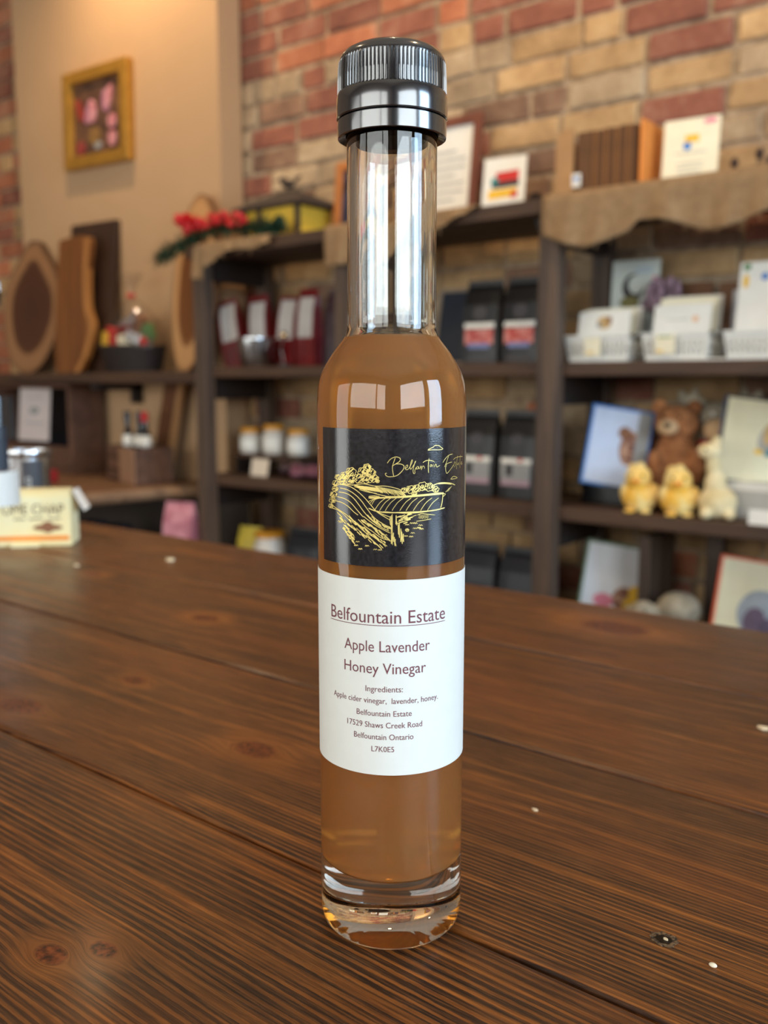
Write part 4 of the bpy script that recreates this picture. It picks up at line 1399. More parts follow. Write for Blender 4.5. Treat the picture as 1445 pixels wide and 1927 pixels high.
MB().cyl((0, 0, 0.004), 0.022, 0.008, 20).build('base', M_dark, glint, smooth=True)
MB().tube([(0, 0, 0.006), (-0.012, 0, 0.05), (0.006, -0.004, 0.085)], 0.0018, 6).build('wire', M_steel, glint)
MB().ball((0.006, -0.004, 0.092), 0.0105, 16, 10).build('ball', plain('glint_gold', (250, 206, 140), 0.12, 0.03, Metallic=1.0), glint, smooth=True)

# lower shelf, left bay: jars and wrapped sweets
M_lid = plain('amber_lid', (206, 140, 30), 0.4, 0.1)
M_jar = plain('frosted_jar', (206, 200, 190), 0.3, 0.06)


def jar(x, y, z, lab, h=0.075, rr=0.036, group='jars with amber lids'):
    t = thing('honey_jar', lab, 'jar', (x, y, z), 0.2, group)
    MB().lathe([(0, 0), (rr * .92, 0), (rr, 0.005), (rr, h * .8), (rr * .82, h * .92), (rr * .82, h)], 28).build('glass', M_jar, t, smooth=True)
    MB().lathe([(0, h + .016), (rr * .84, h + .016), (rr * .9, h + .013), (rr * .9, h - .002), (rr * .8, h - .002)], 28).build('lid', M_lid, t, smooth=True)
    MB().lathe([(rr + .0006, h * .22), (rr + .0006, h * .7)], 20, a0=-PI * .85, a1=-PI * .15).build('label', M_white, t, smooth=True)


tray = thing('wooden_riser', 'low wooden riser under the row of jars on the lower shelf', 'riser', (-2.10, 2.1, S3))
MB().box((0, 0, 0.06), (0.30, 0.12, 0.014), bevel=0.002).build('top', M_shelf, tray)
for sx in (-1, 1): MB().box((sx * 0.135, 0, 0.0265), (0.016, 0.11, 0.053)).build('foot', M_shelf_y, tray)
jar(-2.20, 2.075, S3 + 0.067, 'white jar with amber lid, leftmost of the three on the riser', 0.066)
jar(-2.105, 2.085, S3 + 0.067, 'white jar with amber lid, middle of the three on the riser', 0.078)
jar(-2.01, 2.10, S3 + 0.067, 'white jar with amber lid, rightmost of the three on the riser', 0.066)
card('price_card', 'white price card leaning at the front of the jar riser', 'card', -2.105, 2.015, S3, 0.075, 0.055, plain('warm_card', (222, 206, 186), 0.7, 0.04), 0.2)
sw = thing('wrapped_sweets', 'plum cellophane bundle of sweets lying right of the jar riser', 'sweets', (-1.87, 2.03, S3))
m = MB(); r = random.Random(9)
for i in range(14):
    m.ball((r.uniform(-.075, .075), r.uniform(-.04, .04), 0.02 + r.random() * 0.025), (r.uniform(.02, .034), r.uniform(.018, .028), r.uniform(.014, .02)), 10, 7)
o = m.build('bundle', plain('plum_foil', (112, 70, 84), 0.18, 0.4, 30), sw, smooth=True)
rm = o.modifiers.new('merge', 'REMESH'); rm.mode = 'VOXEL'; rm.voxel_size = 0.004; rm.use_smooth_shade = True
for sx in (-1, 1):
    MB().lathe([(0.004, 0.0), (0.012, 0.012), (0.026, 0.03), (0.024, 0.031), (0.010, 0.012)], 10, (sx * 0.10, 0, 0.03), rot=(0, sx * PI / 2, 0)).build('twist', M_plum, sw)
# lowest shelf, left bay
jar(-2.075, 2.03, S4, 'white jar with amber lid alone on the lowest shelf', 0.155, 0.052)
packet('snack_bag', 'yellow and white bag beside the jar on the lowest shelf', -2.19, 2.06, S4, 0.09, 0.17, 0.05, plain('yellow_bag', (214, 190, 70), 0.45, 0.15), [('r', 0, 0.05, 0.06, 0.05, M_white)], 0.2)
packet('black_pouch', 'black pouch at the right of the jar on the lowest shelf', -1.93, 2.05, S4, 0.13, 0.19, 0.06, M_bag2, [('o', -0.01, 0.1, 0.03, 0.03, M_badge)], 0.1)

# ------------------------------------------------------------------ middle shelf, right bay: white baskets of cards
def basket(x, label, w=0.175, d=0.115, h=0.058, rotz=0.0, y=2.035):
    t = thing('plastic_basket', label, 'basket', (x, y, S2), rotz, 'white plastic baskets')
    MB().box((0, 0, 0.002), (w * .88, d * .86, 0.004)).build('base', M_plastic_w, t)
    for side in range(4):
        L = w if side % 2 == 0 else d
        off = d / 2 if side % 2 == 0 else w / 2
        m = MB()
        n = max(5, int(L / 0.0115))
        def bx(u0, u1, z0, z1):
            k0, k1 = 0.88 + 0.12 * z0 / h, 0.88 + 0.12 * z1 / h
            o0, o1 = off * k0, off * k1
            m.add([(u0 * k0, -o0, z0), (u1 * k0, -o0, z0), (u1 * k1, -o1, z1), (u0 * k1, -o1, z1), (u0 * k0, -o0 + .002, z0), (u1 * k0, -o0 + .002, z0), (u1 * k1, -o1 + .002, z1), (u0 * k1, -o1 + .002, z1)],
                  [(0, 1, 2, 3), (7, 6, 5, 4), (0, 4, 5, 1), (1, 5, 6, 2), (2, 6, 7, 3), (3, 7, 4, 0)])
        bx(-L / 2, L / 2, 0.0, h * 0.22); bx(-L / 2, L / 2, h * 0.44, h * 0.52); bx(-L / 2, L / 2, h * 0.76, h)
        for i in range(n):
            u = -L / 2 + L * i / n
            bx(u, u + L / n * 0.5, h * 0.22, h * 0.76)
        bx(L / 2 - L / n * .5, L / 2, h * 0.22, h * 0.76)
        m.build('wall', M_plastic_w, t, rot=(0, 0, side * PI / 2))
    m = MB()
    for sx in (-1, 1):
        m.box((sx * (w / 2 + .002), 0, h), (0.008, d + .012, 0.004)); m.box((0, sx * (d / 2 + .002), h), (w + .012, 0.008, 0.004))
    m.build('rim', M_plastic_w, t)
    return t


basket(-0.943, 'white slotted plastic basket of cards, nearest the timber post', 0.165)
basket(-0.760, 'white slotted plastic basket with the tall card, middle of three', 0.155)
basket(-0.580, 'white slotted plastic basket of cards at the right edge', 0.155)
M_bird = plain('print_tan', (196, 160, 104), 0.6, 0.2)
for bx_, hts in ((-0.943, (0.112, 0.118, 0.122)), (-0.760, (0.118, 0.135, 0.14)), (-0.580, (0.20, 0.19, 0.18))):
    for i, hh in enumerate(hts):
        pr = []
        if i == 0 and bx_ < -0.9: pr = [('o', 0.0, 0.085, 0.036, 0.03, M_bird), ('o', 0.012, 0.09, 0.012, 0.02, M_brownp), ('o', -0.012, 0.08, 0.014, 0.012, M_grey)]
        if i == 0 and -0.9 < bx_ < -0.7: pr = [('o', 0.03, 0.085, 0.014, 0.014, plain('peach_print', (230, 180, 140), 0.6, 0.1)), ('r', -0.01, 0.085, 0.05, 0.0015, M_grey)]
        if i == 1 and -0.9 < bx_ < -0.7: pr = [('r', 0, 0.115, 0.04, 0.006, M_red), ('r', -0.03, 0.115, 0.02, 0.005, M_green), ('r', 0.03, 0.115, 0.02, 0.005, M_green)]
        if i == 0 and bx_ > -0.7: pr = [('o', -0.012, 0.168, 0.014, 0.016, M_blue), ('o', 0.02, 0.10, 0.03, 0.04, M_bird), ('o', -0.05, 0.16, 0.012, 0.03, M_yellow), ('o', -0.05, 0.19, 0.016, 0.014, M_green)]
        nm = {-0.943: 'the basket nearest the post', -0.760: 'the middle basket', -0.580: 'the basket at the right edge'}[bx_]
        pos = ('front', 'middle', 'rear')[i]
        card('greeting_card', 'white greeting card, %s of the row in %s' % (pos, nm), 'card', bx_ + 0.002 * i, 2.00 + 0.026 * i, S2 + 0.006, 0.128, hh, M_white if i != 1 else M_cream, 0.16, 0.0, 0.0025, pr, 'cards in the white baskets')
card('price_card', 'small cream price card on the front of the basket nearest the post', 'card', -0.947, 1.964, S2 + 0.012, 0.04, 0.042, M_cream, -0.1, prints=[('r', -0.006, 0.008, 0.016, 0.004, M_yellow)])
card('price_card', 'small cream price card on the front of the middle basket', 'card', -0.776, 1.964, S2 + 0.014, 0.044, 0.042, M_cream, -0.1, prints=[('r', -0.012, 0.006, 0.014, 0.005, M_yellow), ('r', 0.0, 0.037, 0.03, 0.003, M_green)])
tag(MB().box((0, 0, 0.0015), (0.085, 0.014, 0.003)).build('leaflet', M_white, None, (-0.680, 1.9625, S2), (0, 0, 0.0)), 'thin white leaflet lying flat in front of the two baskets at right', 'leaflet')
card('greeting_card', 'pale card with a dark crescent bird drawing behind the baskets', 'card', -0.945, 2.175, S2, 0.12, 0.25, plain('pale_blue_card', (206, 212, 204), 0.7, 0.05), 0.06, 0.05, prints=[
    ('c', -0.004, 0.185, 0.058, 0.066, M_ink), ('o', -0.012, 0.148, 0.05, 0.03, plain('olive_print', (120, 112, 60), 0.6, 0.2)), ('o', 0.02, 0.225, 0.05, 0.02, plain('mist_print', (190, 204, 210), 0.6, 0.05)), ('o', 0.05, 0.205, 0.016, 0.008, M_pink)])
lv = thing('lavender_bunch', 'dried mauve lavender bunch standing behind the first basket', 'lavender', (-0.868, 2.16, S2))
m = MB(); r = random.Random(4)
for i in range(26):
    a = r.uniform(0, 2 * PI); q = r.uniform(0, .04)
    m.tube([(0.2 * q * math.cos(a), 0.2 * q * math.sin(a), 0), (q * math.cos(a), q * .5 * math.sin(a), r.uniform(.13, .16))], 0.0012, 5)
m.build('stems', plain('dry_stem', (110, 100, 70), 0.8, 0.2), lv)['kind'] = 'stuff'
m = MB()
for i in range(60):
    a = r.uniform(0, 2 * PI); q = r.uniform(0, .045)
    m.ball((q * math.cos(a), q * .5 * math.sin(a), r.uniform(.13, .19)), (0.007, 0.007, 0.016), 8, 6)
m.build('flower_heads', plain('mauve_flower', (150, 122, 136), 0.8, 0.2, 80), lv, smooth=True)['kind'] = 'stuff'
for (x, w, hh, lab) in ((-0.80, 0.08, 0.19, 'brown kraft notebook behind the lavender bunch'), (-0.695, 0.105, 0.185, 'wide brown kraft notebook behind the middle basket')):
    t = thing('kraft_notebook', lab, 'notebook', (x, 2.20, S2), 0, 'kraft notebooks', rot=(-0.05, 0, 0))
    MB().box((0, 0, hh / 2), (w, 0.010, hh), bevel=0.001).build('cover', plain('kraft_cover_dark', (112, 74, 46), 0.8, 0.1), t)
    MB().box((0, 0.0, hh / 2 + 0.0008), (w - .004, 0.006, hh), bevel=0).build('pages', M_cream, t)
card('price_card', 'white strip card between the middle and right baskets', 'card', -0.668, 2.15, S2 + 0.0, 0.06, 0.16, plain('off_white_card', (200, 192, 184), 0.7, 0.04), 0.05)  # off-white card, duller than the other white ones


# ------------------------------------------------------------------ lower shelf, right bay: books and soft toys
def book(label, origin, w, h, th, mcover, mface, prints=(), yaw=0.6, lean=0.25, roll=-0.2, border=0.006, mspine=None, name='picture_book', group='picture books'):
    """closed book, cover facing the room; origin is its lower left front corner"""
    t = thing(name, label, 'book', origin, 0, group)
    t.rotation_mode = 'QUATERNION'
    t.rotation_quaternion = (Matrix.Rotation(yaw, 3, 'Z') @ Matrix.Rotation(-lean, 3, 'X') @ Matrix.Rotation(-roll, 3, 'Y')).to_quaternion()
    MB().box((w / 2, 0.0015, h / 2), (w, 0.003, h), bevel=0.001).build('front_cover', mcover, t)
    MB().box((w / 2, th - 0.0015, h / 2), (w, 0.003, h), bevel=0.001).build('back_cover', mcover, t)
    MB().box((0.0015, th / 2, h / 2), (0.003, th - .0035, h)).build('spine', mspine or mcover, t)
    MB().box((w / 2 + 0.001, th / 2, h / 2), (w - 0.006, th - 0.0065, h - 0.006)).build('pages', M_cream, t)
    if mface:
        MB().box((w / 2, -0.0004, h / 2), (w - 2 * border, 0.0008, h - 2 * border)).build('cover_art', mface, t)
    for i, (kd, px, pz, pw, ph, pm) in enumerate(prints):
        e = 0.0014 + 0.0002 * i
        m = MB()
        if kd == 'o': m.prism(ellipse(px, pz, pw / 2, ph / 2, 18), -e, -0.0008)
        else: m.box((px, -e / 2 - .0004, pz), (pw, e - .0006, ph))
        m.build('cover_print', pm, t)
    return t


def stand(x, y, z, w, d, h, label, mat, name='display_block'):
    t = thing(name, label, 'stand', (x, y, z))
    MB().box((0, 0, h / 2), (w, d, h), bevel=0.002).build('block', mat, t)
    MB().box((0, -d / 2 - 0.002, h + 0.003), (w, 0.004, 0.012)).build('lip', mat, t)
    return t


M_lilac = plain('pale_blue_cover', (200, 212, 236), 0.35, 0.05)
M_bluec = plain('blue_cover', (46, 116, 196), 0.35, 0.08)
M_greenc = plain('dark_green_cover', (24, 74, 62), 0.4, 0.1)
M_figure = two_tone('brown_figure', (110, 58, 44), (196, 150, 120), 0.6, 60, bump=0)
stand(-0.94, 2.10, S3, 0.13, 0.10, 0.04, 'low black display block under the blue picture book', M_black)
book('dark green picture book standing behind the blue one', (-1.012, 2.045, S3 + 0.052), 0.15, 0.20, 0.016, M_greenc, None, yaw=0.55, lean=0.2, roll=-0.16)
book('blue edged picture book with a pale cover and brown figure', (-0.996, 2.02, S3 + 0.056), 0.148, 0.195, 0.012, M_bluec, M_lilac,
     [('o', 0.10, 0.10, 0.045, 0.085, M_figure), ('o', 0.085, 0.135, 0.03, 0.03, M_brownp), ('r', 0.128, 0.1, 0.03, 0.18, M_grey)], yaw=0.55, lean=0.2, roll=-0.16)  # grey strip down the right side is shading painted onto the cover
M_creamc = plain('cream_cover', (226, 216, 178), 0.35, 0.05)
wb = thing('white_box', 'flat white box under the cream picture book on the lower shelf', 'box', (-0.56, 2.105, S3))
MB().box((0, 0, 0.03), (0.18, 0.118, 0.06), bevel=0.002).build('body', plain('grey_white_box', (190, 186, 178), 0.6, 0.05), wb)
MB().box((0, 0, 0.069), (0.186, 0.124, 0.018), bevel=0.002).build('lid', M_white, wb)
book('blue spined picture book with cream cover and drawing, at the right edge', (-0.685, 2.046, S3 + 0.081), 0.20, 0.195, 0.02, plain('dark_cover_edge', (52, 40, 40), 0.4, 0.1), M_creamc,
     [('o', 0.11, 0.10, 0.06, 0.07, plain('sketch_grey', (166, 160, 150), 0.6, 0.2)), ('o', 0.10, 0.115, 0.02, 0.05, M_bird), ('o', 0.085, 0.075, 0.02, 0.012, M_yellow), ('o', 0.12, 0.075, 0.04, 0.02, M_teal)], mspine=M_bluec, yaw=0.5, lean=0.2, roll=-0.14)
bl = MB().box((0, 0, 0), (0.008, 0.02, 0.19), bevel=0.001)
book('grey blank notebook standing at the back, right edge of the lower shelf', (-0.60, 2.17, S3), 0.16, 0.30, 0.014, plain('grey_cover', (150, 146, 138), 0.6, 0.06), None, yaw=0.05, lean=0.06, roll=0.0, name='notebook', group=None)
card('price_card', 'white price tag standing on the front edge of the lower shelf', 'card', -0.545, 1.962, S3, 0.07, 0.032, M_white, 0.05)


def plush(name, label, loc, balls, mat, extras, rotz=0.0, group=None, voxel=0.004):
    """soft toy: body as one continuous surface, features as parts"""
    t = thing(name, label, 'soft toy', loc, rotz, group)
    m = MB()
    for c, s in balls: m.ball(c, s, 16, 10)
    o = m.build('body', mat, t, smooth=True)
    rm = o.modifiers.new('merge', 'REMESH'); rm.mode = 'VOXEL'; rm.voxel_size = voxel; rm.use_smooth_shade = True
    sm = o.modifiers.new('soften', 'SMOOTH'); sm.factor = 0.6; sm.iterations = 6
    for nm, c, s, em in extras:
        MB().ball(c, s, 10, 7).build(nm, em, t, smooth=True)
    return t


M_chick = two_tone('chick_fluff', (240, 184, 70), (246, 226, 160), 0.9, 22, 0.42, 0.62, bump=0.5)
M_bear = two_tone('brown_fluff', (130, 78, 42), (186, 124, 78), 0.95, 30, 0.35, 0.65, bump=0.6)
M_moose = two_tone('grey_fluff', (126, 116, 98), (176, 164, 142), 0.95, 24, 0.35, 0.65, bump=0.6)
M_pale = two_tone('cream_fluff', (214, 192, 140), (242, 226, 184), 0.95, 24, 0.35, 0.65, bump=0.5)
M_tan = plain('muzzle_tan', (214, 176, 132), 0.9, 0.08)
for x, y, rz, lab in ((-0.834, 1.998, 0.25, 'fluffy yellow chick toy, left of the pair on the shelf edge'), (-0.742, 1.998, 0.4, 'fluffy yellow chick toy, right of the pair on the shelf edge')):
    plush('chick_toy', lab, (x, y, S3), [((0, 0, 0.034), (0.042, 0.036, 0.036)), ((-0.004, -0.006, 0.078), (0.031, 0.03, 0.030)), ((-0.033, 0, 0.044), (0.012, 0.02, 0.022)), ((0.033, 0, 0.044), (0.012, 0.02, 0.022)),
                                         ((0.0, 0, 0.106), (0.010, 0.010, 0.010)), ((-0.018, 0.004, 0.1), (0.012, 0.012, 0.012))], M_chick,
          [('beak', (-0.004, -0.038, 0.074), (0.008, 0.010, 0.005), M_orange), ('eye', (-0.017, -0.030, 0.086), 0.0035, M_black), ('eye', (0.009, -0.031, 0.086), 0.0035, M_black),
           ('foot', (-0.018, -0.03, 0.005), (0.013, 0.014, 0.005), M_chick), ('foot', (0.018, -0.03, 0.005), (0.013, 0.014, 0.005), M_chick)], rz, 'chick toys')
plush('llama_toy', 'cream long-necked llama toy right of the yellow chicks', (-0.657, 2.0, S3),
      [((0, 0, 0.036), (0.042, 0.034, 0.036)), ((-0.006, 0, 0.075), (0.024, 0.022, 0.036)), ((-0.012, 0, 0.115), (0.017, 0.017, 0.03)), ((-0.022, -0.006, 0.148), (0.027, 0.018, 0.018)),
       ((-0.004, 0.004, 0.168), (0.007, 0.007, 0.014)), ((-0.014, 0.008, 0.168), (0.007, 0.007, 0.014)), ((-0.024, -0.02, 0.012), (0.014, 0.02, 0.012)), ((0.026, -0.02, 0.012), (0.014, 0.02, 0.012))], M_pale,
      [('eye', (-0.03, -0.022, 0.152), 0.003, M_black), ('nose', (-0.047, -0.012, 0.145), (0.006, 0.007, 0.005), M_brownp)], 0.3)
plush('bear_toy', 'brown teddy toy sitting behind the yellow chicks', (-0.803, 2.125, S3),
      [((0, 0, 0.07), (0.056, 0.05, 0.072)), ((0, 0, 0.135), (0.046, 0.042, 0.045)), ((0, -0.01, 0.20), (0.05, 0.044, 0.044)), ((-0.040, 0, 0.238), (0.02, 0.012, 0.02)), ((0.038, 0, 0.238), (0.018, 0.012, 0.018)),
       ((0.05, -0.025, 0.10), (0.022, 0.024, 0.045)), ((-0.044, -0.03, 0.095), (0.022, 0.024, 0.045)), ((0.03, -0.05, 0.02), (0.024, 0.04, 0.02)), ((-0.03, -0.05, 0.02), (0.024, 0.04, 0.02))], M_bear,
      [('muzzle', (-0.018, -0.05, 0.192), (0.024, 0.016, 0.019), M_tan), ('nose', (-0.02, -0.068, 0.197), (0.008, 0.005, 0.006), M_black), ('eye', (-0.03, -0.046, 0.215), 0.004, M_black), ('eye', (0.006, -0.05, 0.215), 0.004, M_black)], 0.35)
mo = plush('moose_toy', 'grey moose toy with tan muzzle and red scarf, behind the llama', (-0.728, 2.19, S3),
           [((0, 0, 0.08), (0.06, 0.045, 0.085)), ((0, -0.005, 0.155), (0.04, 0.035, 0.04)), ((0, -0.01, 0.21), (0.045, 0.038, 0.04)), ((-0.06, 0, 0.245), (0.035, 0.012, 0.02)), ((0.06, 0, 0.245), (0.035, 0.012, 0.02)),
            ((-0.085, 0, 0.262), (0.012, 0.01, 0.018)), ((-0.055, 0, 0.268), (0.01, 0.01, 0.018)), ((0.085, 0, 0.262), (0.012, 0.01, 0.018)), ((0.055, 0, 0.268), (0.01, 0.01, 0.018)), ((0.05, -0.03, 0.1), (0.02, 0.02, 0.05))], M_moose,
           [('muzzle', (0.008, -0.052, 0.185), (0.036, 0.03, 0.028), M_tan), ('eye', (-0.006, -0.046, 0.222), 0.006, M_white), ('eye', (0.026, -0.046, 0.222), 0.006, M_white)], 0.2)
MB().lathe([(0.036, -0.01), (0.044, -0.006), (0.046, 0.004), (0.04, 0.01)], 20, (0, -0.004, 0.15)).build('scarf', M_red, mo, smooth=True)
MB().box((0.04, -0.06, 0.14), (0.026, 0.008, 0.05), bevel=0.003).build('scarf_end', M_red, mo)

# lowest shelf, right bay
stand(-0.945, 2.12, S4, 0.16, 0.09, 0.05, 'black display block under the green edged book', M_black)
book('green edged picture book with a yellow chick on its white cover', (-1.012, 2.05, S4 + 0.062), 0.18, 0.195, 0.012, plain('leaf_green_cover', (96, 124, 88), 0.4, 0.1), plain('white_cover', (226, 226, 228), 0.4, 0.04),
     [('o', 0.11, 0.06, 0.06, 0.06, M_figure), ('o', 0.135, 0.045, 0.055, 0.055, M_yellow), ('o', 0.135, 0.08, 0.035, 0.035, M_yellow), ('o', 0.06, 0.05, 0.05, 0.035, M_pink)], yaw=0.5, lean=0.18, roll=-0.14)
stand(-0.58, 2.09, S4, 0.17, 0.09, 0.05, 'black display block under the orange edged book', M_black)
book('orange edged picture book with pale cover, lower right corner of the shelves', (-0.667, 2.01, S4 + 0.064), 0.20, 0.20, 0.012, plain('orange_cover', (226, 92, 40), 0.4, 0.08), M_creamc,
     [('o', 0.10, 0.08, 0.10, 0.11, plain('slate_blue_print', (160, 166, 172), 0.6, 0.15)), ('o', 0.09, 0.06, 0.05, 0.07, plain('plum_print', (106, 84, 104), 0.6, 0.2)), ('o', 0.12, 0.05, 0.04, 0.05, plain('plum_print2', (90, 70, 90), 0.6, 0.2))], yaw=0.5, lean=0.18, roll=-0.14)
plush('lamb_toy', 'grey lamb toy lying between the two lowest books', (-0.755, 2.005, S4),
      [((0, 0, 0.06), (0.075, 0.05, 0.058)), ((-0.055, -0.02, 0.115), (0.034, 0.03, 0.03)), ((0.02, 0, 0.13), (0.05, 0.035, 0.04)), ((0.05, -0.03, 0.03), (0.024, 0.03, 0.03)), ((-0.03, -0.04, 0.025), (0.024, 0.03, 0.025)), ((-0.085, -0.01, 0.12), (0.018, 0.01, 0.01))],
      M_moose, [('muzzle', (-0.064, -0.046, 0.108), (0.016, 0.012, 0.013), M_tan), ('eye', (-0.068, -0.043, 0.124), 0.0035, M_black), ('eye', (-0.046, -0.048, 0.124), 0.0035, M_black)], 0.2)
tag(MB().box((0, 0, 0.04), (0.07, 0.05, 0.08), bevel=0.006).build('paper_box', M_white, None, (-0.868, 2.0, S4)), 'small white paper box beside the lamb toy', 'box')

# ------------------------------------------------------------------ left side: wall shelf and its boards
ls = thing('wall_shelf', 'dark timber wall shelf below the gold framed picture', 'shelf', (-2.98, 2.05, 0.215))
MB().box((0, 0, -0.019), (1.36, 0.215, 0.038), bevel=0.003).build('board', M_shelf, ls)
for sx in (-0.664, 0.1):
    MB().box((sx, 0.085, -0.075), (0.03, 0.03, 0.075)).build('bracket_upright', M_shelf_y, ls)
    MB().box((sx, 0.0, -0.05), (0.03, 0.2, 0.024)).build('bracket_arm', M_shelf_y, ls)
LZ = 0.215


def slice_mat(name, heart, sap, rim):
    m = bpy.data.materials.new(name); t = NT(m)
    co = t.objco()
    sep = t.n('ShaderNodeSeparateXYZ'); t.l(co, sep.inputs[0])
    n = t.noise(co, 7, 2)
    att = t.n('ShaderNodeAttribute'); att.attribute_name = 'ring'
    q = t.math('ADD', att.outputs['Fac'], t.math('MULTIPLY', t.math('SUBTRACT', n, 0.5), 0.12))
    g_ = t.math('MULTIPLY', t.math('SINE', t.math('MULTIPLY', q, 70)), 0.02)
    col = t.ramp(t.math('ADD', q, g_), [(0.0, lin(heart)), (0.66, lin(tuple(int(v * 1.15) for v in heart))), (0.74, lin(sap)), (0.93, lin(sap)), (0.98, lin(rim))])
    t.bsdf(col, 0.45)
    return m


def oval_slice(name, label, loc, w, h, rotz, lean, mat, th=0.022, pinch=0.0):
    """cross-cut live-edge slice: heartwood inside, pale sapwood and bark rim"""
    nr, na = 9, 40
    vs, fs, ring = [], [], []
    for side in (0, 1):
        for j in range(nr + 1):
            q = j / nr
            for i in range(na):
                a = 2 * PI * i / na
                px = math.cos(a); pz = math.sin(a)
                k = 1 - pinch * max(0, pz) ** 3 * abs(px) * 2.2
                wob = 1 + 0.02 * math.sin(3 * a + 1) * q
                vs.append((px * q * w / 2 * k * wob, side * th, h / 2 + pz * q * h / 2 * wob)); ring.append(q)
    n = (nr + 1) * na
    for side in (0, 1):
        o_ = side * n
        for j in range(nr):
            for i in range(na):
                k = (i + 1) % na
                fs.append((o_ + j * na + i, o_ + j * na + k, o_ + (j + 1) * na + k, o_ + (j + 1) * na + i) if side == 0 else
                          (o_ + (j + 1) * na + i, o_ + (j + 1) * na + k, o_ + j * na + k, o_ + j * na + i))
    for i in range(na):
        k = (i + 1) % na
        fs.append((nr * na + i, nr * na + k, n + nr * na + k, n + nr * na + i))
    me = bpy.data.meshes.new(name); me.from_pydata(vs, [], fs)
    at = me.attributes.new('ring', 'FLOAT', 'POINT')
    for i, q in enumerate(ring): at.data[i].value = q
    o_ = link(name, me, mat, None, loc, (-lean, 0, rotz))
    return tag(o_, label, 'board', 'live-edge serving boards')


M_slice1 = slice_mat('walnut_slice', (70, 40, 24), (150, 108, 72), (84, 58, 40))
M_slice2 = slice_mat('elm_slice', (104, 62, 28), (196, 148, 98), (120, 82, 52))
oval_slice('oval_serving_board', 'large oval live-edge board with dark heartwood, leftmost on the wall shelf', (-3.50, 2.065, LZ), 0.37, 0.545, 0.1, 0.12, M_slice1, pinch=0.5)
oval_slice('oval_serving_board', 'oval live-edge board with pale lower rim, beside the shelving unit', (-2.468, 2.03, LZ), 0.26, 0.60, -0.15, 0.14, M_slice2, pinch=0.1)
db = MB().box((0, 0.012, 0.285), (0.262, 0.024, 0.57), bevel=0.003)
tag(db.build('rectangular_board', wood('dark_walnut_board', (44, 26, 16), (74, 46, 28), 0.5, 'Z'), None, (-3.095, 2.075, LZ), (-0.10, 0, 0.08)), 'tall rectangular dark walnut board leaning against the plaster wall', 'board', 'live-edge serving boards')
pts = [(-0.10, 0.0), (0.03, 0.0), (0.075, 0.07), (0.10, 0.14), (0.10, 0.19), (0.075, 0.25), (0.068, 0.36), (0.075, 0.50), (-0.095, 0.50), (-0.105, 0.3), (-0.11, 0.12)]
sp_ = [(p.x, p.y) for p in spline(pts[:9], 4)] + pts[9:]
lb_ = thing('live_edge_board', 'orange-brown live-edge board standing in front of the dark walnut board', 'board', (-3.10, 2.015, LZ), 0, 'live-edge serving boards', rot=(-0.08, 0, 0.1))
MB().prism(sp_, 0, 0.022).build('plank', wood('honey_board', (92, 52, 20), (150, 92, 42), 0.45, 'Z'), lb_)
edge = [(0.03, 0.002), (0.075, 0.07), (0.10, 0.14), (0.10, 0.19), (0.075, 0.25), (0.068, 0.36), (0.075, 0.498)]
s2_ = spline(edge, 4)
m = MB(); vs = []; fs = []
for p in s2_:
    for dx in (-0.022, 0.003): vs += [(p.x + dx, -0.001, p.y), (p.x + dx, 0.023, p.y)]
for i in range(len(s2_) - 1):
    a = i * 4
    fs += [(a, a + 2, a + 6, a + 4), (a + 2, a + 3, a + 7, a + 6), (a + 3, a + 1, a + 5, a + 7), (a + 1, a, a + 4, a + 5)]
m.add(vs, fs).build('sapwood_edge', wood('sapwood', (150, 96, 46), (196, 138, 76), 0.5, 'Z'), lb_)

# gift basket under cellophane
gb = thing('gift_basket', 'dark tray gift basket of treats under tied cellophane on the wall shelf', 'gift basket', (-2.76, 2.04, LZ))
MB().lathe([(0, 0), (0.125, 0), (0.15, 0.09), (0.155, 0.092), (0.148, 0.095), (0.122, 0.008), (0, 0.006)], 28).build('tray', plain('dark_wicker', (32, 20, 16), 0.6, 0.3, 90, 0.6), gb, smooth=False)
tr_ = gb.children[0]; tr_.scale = (1, 0.62, 1)
r = random.Random(17)
M_silver = plain('silver_foil', (204, 204, 208), 0.2, 0.1, Metallic=0.8)
for i, (mt, c, s, rt) in enumerate([(M_red, (-0.06, -0.03, 0.125), (0.09, 0.02, 0.06), 0.3), (M_cream, (0.03, -0.05, 0.11), (0.06, 0.03, 0.045), -0.2), (M_silver, (0.075, -0.05, 0.12), (0.06, 0.025, 0.04), 0.4),
                                    (M_green, (0.09, 0.0, 0.135), (0.05, 0.03, 0.06), -0.3), (M_silver, (-0.015, 0.0, 0.175), (0.13, 0.03, 0.035), -0.5), (M_deepred, (0.0, -0.03, 0.14), (0.06, 0.03, 0.05), 0.1),
                                    (M_yellow, (-0.105, -0.03, 0.12), (0.035, 0.03, 0.05), 0.2), (M_brownp, (0.05, 0.0, 0.17), (0.05, 0.03, 0.06), 0.5), (M_red, (0.115, -0.04, 0.105), (0.035, 0.02, 0.03), 0.2)]):
    MB().box(c, s, rot=(0, rt, r.uniform(-.3, .3)), bevel=min(s) * 0.2).build('treat', mt, gb)
cel = MB()
cel.lathe([(0.155, 0.085), (0.148, 0.12), (0.115, 0.18), (0.06, 0.235), (0.014, 0.265), (0.012, 0.275), (0.03, 0.31), (0.055, 0.345)], 36, rfun=lambda r_, z_, a_: r_ * (1 + 0.10 * math.sin(9 * a_ + z_ * 40) * (0.3 + z_ * 2)))
cw = cel.build('cellophane', film_mat('cellophane', (0.95, 0.94, 0.93, 1), 0.13, 0.12), gb, smooth=True); cw.scale = (1, 0.62, 1)
MB().lathe([(0.013, 0.262), (0.017, 0.268), (0.013, 0.276)], 14).build('tie', M_red, gb, smooth=True)

